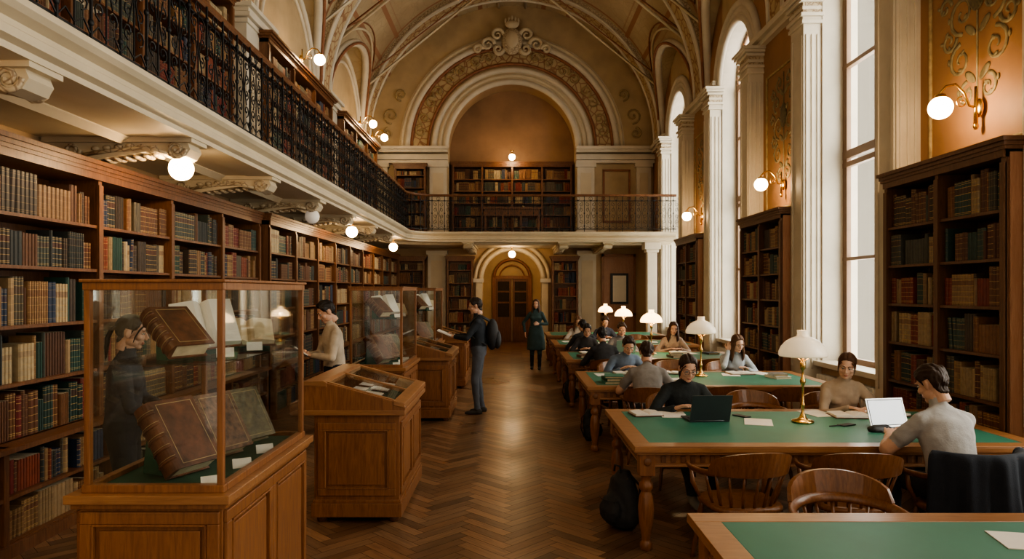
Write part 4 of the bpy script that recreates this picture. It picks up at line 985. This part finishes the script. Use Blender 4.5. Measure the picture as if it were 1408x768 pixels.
person('woman_in_beige_sweater',3.12,6.60,172,True,(10,28),20,-22,roll=-6,L=((-.16,.36,.80),'rest',(0,0,1)),R=((.02,.38,.80),'rest',(0,0,1)),hdL=(.6,.5,0),hdR=(-.5,.7,0),top=(.42,.33,.25),bot=(.05,.05,.06),hair='tied',hc=(.075,.032,.015),fem=True,vox=.011,skin=(.64,.40,.29))
person('man_in_grey_tshirt_at_laptop',2.92,4.56,8,True,(8,22),24,14,L=((-.16,.40,.80),'rest',(0,0,1)),R=((.10,.44,.80),'rest',(0,0,1)),top=(.38,.37,.36),bot=(.03,.03,.04),hc=(.03,.015,.008),short=True,vox=.011,bulk=1.08,s=1.03)
person('woman_with_long_hair',3.05,9.66,182,True,(14,34),24,10,roll=6,L=((-.12,.32,.80),'rest',(0,0,1)),R=((.13,.28,1.04),'rest',(.3,.8,.2)),pR=(.5,.6,-1),hdR=(-.3,-.1,1),top=(.36,.40,.44),hair='long',hc=(.10,.05,.025),fem=True,vox=.012,skin=(.62,.39,.28))
person('man_in_grey_tshirt',1.5,7.62,-8,True,(12,32),30,0,top=(.25,.235,.22),bot=(.04,.045,.06),short=True,hc=(.035,.018,.01),vox=.012)
person('man_in_blue_shirt',1.52,9.68,190,True,(16,40),34,-8,top=(.14,.19,.27),hc=(.03,.016,.01),vox=.012)
person('student_in_black_top',1.45,10.7,5,True,(12,32),30,0,top=(.02,.02,.022),hc=BLK,vox=.015)
person('student_in_grey_top',2.0,12.85,180,True,(12,30),22,0,top=(.20,.2,.22),hc=(.05,.025,.012),vox=.015)
person('student_with_dark_hair',1.35,12.8,182,True,(12,34),28,0,top=(.03,.03,.035),hair='tied',hc=BLK,fem=True,vox=.015)
person('student_in_tan_top',2.95,12.8,178,True,(8,24),20,0,top=(.35,.27,.22),hair='long',hc=(.05,.02,.01),fem=True,vox=.015)
person('student_in_black_jacket',1.45,13.75,4,True,(12,32),28,0,top=(.025,.028,.03),hc=BLK,vox=.015)
person('student_in_white_top',1.5,15.9,180,True,(10,28),26,0,top=(.45,.42,.38),hair='long',hc=(.12,.06,.03),fem=True,vox=.015)
person('student_in_navy_top',2.1,15.9,182,True,(10,28),30,0,top=(.04,.05,.08),hc=BR_,vox=.015)
for x,y,r in ((1.52,4.62,8),(2.25,4.62,-6),(2.92,4.48,8),(1.78,3.62,176),(1.6,6.66,182),(2.42,6.78,184),(3.12,6.68,172),(1.5,7.56,-8),(2.3,7.66,4),(3.1,7.62,-5),(1.52,9.76,190),(2.3,9.8,180),(3.05,9.74,182),
  (1.45,10.64,5),(2.3,10.7,0),(3.1,10.7,0),(2.0,12.91,180),(1.35,12.86,182),(2.95,12.86,178),(1.45,13.69,4),(2.5,13.75,0),(1.5,15.96,180),(2.1,15.96,182),(2.9,15.96,178),(1.5,16.75,0),(2.5,16.75,0)): chair(x,y,r)
# ------------------------------------------------------------ laptops etc.
def laptop(name,loc,rz,body,open_=108):
    mb=MB(); mb.bx(-.17,.17,-.12,.12,0,.014,body); mb.bx(-.145,.145,-.03,.10,.014,.0155,'black'); mb.bx(-.05,.05,-.105,-.045,.014,.015,body)
    for i in range(5):
        for j in range(13): mb.bx(-.14+j*.0217,-.122+j*.0217,-.022+i*.024,-.003+i*.024,.0155,.0175,'lap')
    R=E(-(open_-90),0,0); o=V(0,.12,.012)
    mb.rb(o+R@V(0,0,.115),(.34,.008,.23),R,body); mb.rb(o+R@V(0,-.0045,.117),(.318,.002,.205),R,'black'); mb.rb(o+R@V(0,-.0056,.117),(.308,.002,.193),R,'screen')
    mb.tube([(-.12,.121,.010),(.12,.121,.010)],.007,8,body)
    mb.obj(name,loc,rad(rz),bev=.002)
laptop('laptop',(1.64,5.88,TZ),184,'lap'); laptop('laptop',(3.02,5.36,TZ),12,'lapS'); laptop('laptop',(2.0,12.3,TZ),182,'lapS')
def table_book(x,y,rz,w=.15,d=.23,z=TZ,cover='leath',pg='paper'):
    mb=MB(); openbook(mb,w,d,E(),(0,0,.005),.02,pg,cover); mb.obj('open_book',(x,y,z),rad(rz))
for a in ((2.94,6.02,-5),(1.18,6.1,8,.12,.2),(1.55,8.35,10),(3.0,9.1,5),(1.5,9.1,5),(2.1,9.15,-12,.12,.18),(1.4,11.3,0),(1.35,12.15,8),(1.5,14.4,5),(1.5,15.2,5),(2.95,12.2,3),(3.35,6.05,25,.1,.16),(2.05,8.35,-15,.12,.2),(2.1,15.2,3),(2.9,14.5,-8)): table_book(*a)
def stack(name,loc,items,rz=0):
    mb=MB(); z=0
    for w,d,h,l,r in items: R=E(0,0,r); mb.rb((0,0,z+h/2),(w-.01,d-.01,h-.006),R,'page'); mb.rb((0,0,z+.002),(w,d,.004),R,l); mb.rb((0,0,z+h-.002),(w,d,.004),R,l); mb.rb(R@V(-w/2,0,0)+V(0,0,z+h/2),(.005,d,h),R,l); z+=h
    mb.obj(name,loc,rad(rz))
stack('book_stack',(1.22,8.25,TZ),[(.26,.34,.03,'green',0),(.24,.32,.035,'felt',5),(.22,.3,.025,'green',-6)])
stack('book_stack',(3.35,8.7,TZ),[(.2,.28,.03,'paper',10),(.18,.24,.03,'lapS',-4)]); stack('book_stack',(1.2,11.4,TZ),[(.2,.28,.04,'leath',10)])
stack('book_stack',(2.7,11.4,TZ),[(.2,.28,.035,'leath',10),(.19,.26,.03,'olive',-8)]); stack('book_stack',(3.45,12.0,TZ),[(.2,.28,.03,'navy',10)])
mb=MB(); mb.bx(-.035,.035,-.075,.075,0,.009,'black'); me=mb.mesh('phone'); place(me,'smartphone',(2.0,6.02,TZ),rad(30),bev=.003); place(me,'smartphone',(2.72,5.62,TZ),rad(-60),bev=.003)
mb=MB()
mb.tube([(0,0,.006),(.13,.05,.006),(.145,.056,.006)],[.005,.005,.001],8,'black'); mb.obj('pen',(2.55,5.55,TZ))
mb=MB(); mb.tube([(0,0,.02),(.05,.0,.025),(.16,.02,.025),(.2,.03,.015)],[(.02,.015),(.035,.022),(.035,.022),(.015,.01)],12,'black'); mb.obj('glasses_case',(2.76,5.35,TZ))
mb=MB(); mb.bx(-.11,.11,-.15,.15,0,.004,'paper'); me=mb.mesh('paper_sheet')
for x,y,r in ((2.27,3.0,78),(1.42,6.1,-5),(3.2,5.95,30),(2.72,6.15,12),(2.85,9.0,-12),(3.3,9.15,22),(1.85,8.2,10),(1.2,9.0,4),(2.2,11.2,20),(1.6,11.9,5),(1.9,14.5,-8),(3.1,12.1,15),(1.2,14.9,6),(2.05,5.75,-18)): place(me,'paper_sheet',(x,y,TZ),rad(r))
def backpack(x,y,rz,s=1):
    mb=MB(); mb.tube([(0,0,.02),(0,0,.08),(0,0,.25),(0,-.01,.38),(0,-.02,.45)],[(.13,.09),(.165,.11),(.155,.105),(.12,.08),(.05,.04)],18,'x',side=(1,0,0)); mb.ell((0,-.11,.15),(.115,.055,.11),'x'); mb.ell((.15,0,.12),(.03,.06,.08),'x')
    me=remesh(mb,.012,3,.03,'backpack'); me.materials.append(M['bag']); e=empty('backpack',(x,y,0),rad(rz),s); o=bpy.data.objects.new('bag_body',me); COL.objects.link(o); o.parent=e; o.rotation_euler=(rad(-8),0,0)
    mb=MB(); mb.tube([(-.04,-.02,.44),(-.03,-.02,.49),(.03,-.02,.49),(.04,-.02,.44)],.008,6,'bag')
    for s_ in (-1,1): mb.tube([(s_*.06,.06,.42),(s_*.08,.14,.33),(s_*.09,.15,.18),(s_*.12,.09,.06)],[(.02,.006)]*4,8,'bag',side=(1,0,0))
    mb.tube([(-.1,-.12,.24),(0,-.165,.25),(.1,-.12,.24)],.004,6,'black'); mb.obj('straps',parent=e)
backpack(.84,5.4,-60); backpack(1.0,8.6,70,.85); backpack(1.0,11.6,60,.85)
def drape(name,cx,cy,rz):
    mb=MB(); nu,nv=30,26; vs=[];fs=[]
    for j in range(nv+1):
        t=j/nv
        for i in range(nu+1):
            u=i/nu*2-1; a=-pi/2-u*1.25; fold=.014*math.sin(u*13+t*3)+.01*math.sin(u*29)
            if t<.35: r=.245-.01+fold*.5; z=.84-(.35-t)*.9
            elif t<.45: q=(t-.35)/.1; r=.245+.075*q; z=.84+.025*math.sin(q*pi)
            else: q=(t-.45)/.55; r=.32+.05*q+fold*(1+q); z=.84-q*.58-.03*math.sin(u*5)*q
            vs.append(((r+.04)*math.cos(a),-.02+r*math.sin(a),z))
    n_=nu+1
    for j in range(nv):
        for i in range(nu): fs.append((j*n_+i,j*n_+i+1,(j+1)*n_+i+1,(j+1)*n_+i))
    mb.add(vs,fs,'navy',None,True); o=mb.obj(name,(cx,cy,0),rad(rz)); sd=o.modifiers.new('s','SOLIDIFY'); sd.thickness=.012; ss=o.modifiers.new('ss','SUBSURF'); ss.levels=1; ss.render_levels=1
drape('draped_jacket',2.92,4.48,8)
# ------------------------------------------------------------ world, camera
w=bpy.data.worlds.new('world'); sc.world=w; w.use_nodes=True; b=w.node_tree.nodes['Background']; b.inputs[0].default_value=(1,.85,.66,1); b.inputs[1].default_value=.75
cam=bpy.data.cameras.new('camera'); cam.sensor_width=36; cam.lens=36*950/1408; cam.shift_y=16/1408; cam.clip_start=.05
co=bpy.data.objects.new('camera',cam); COL.objects.link(co); co.location=(0,0,1.85); co.rotation_euler=(rad(90),0,0); sc.camera=co
sc.view_settings.exposure=0.3
try: sc.view_settings.look='AgX - Medium High Contrast'
except Exception: pass
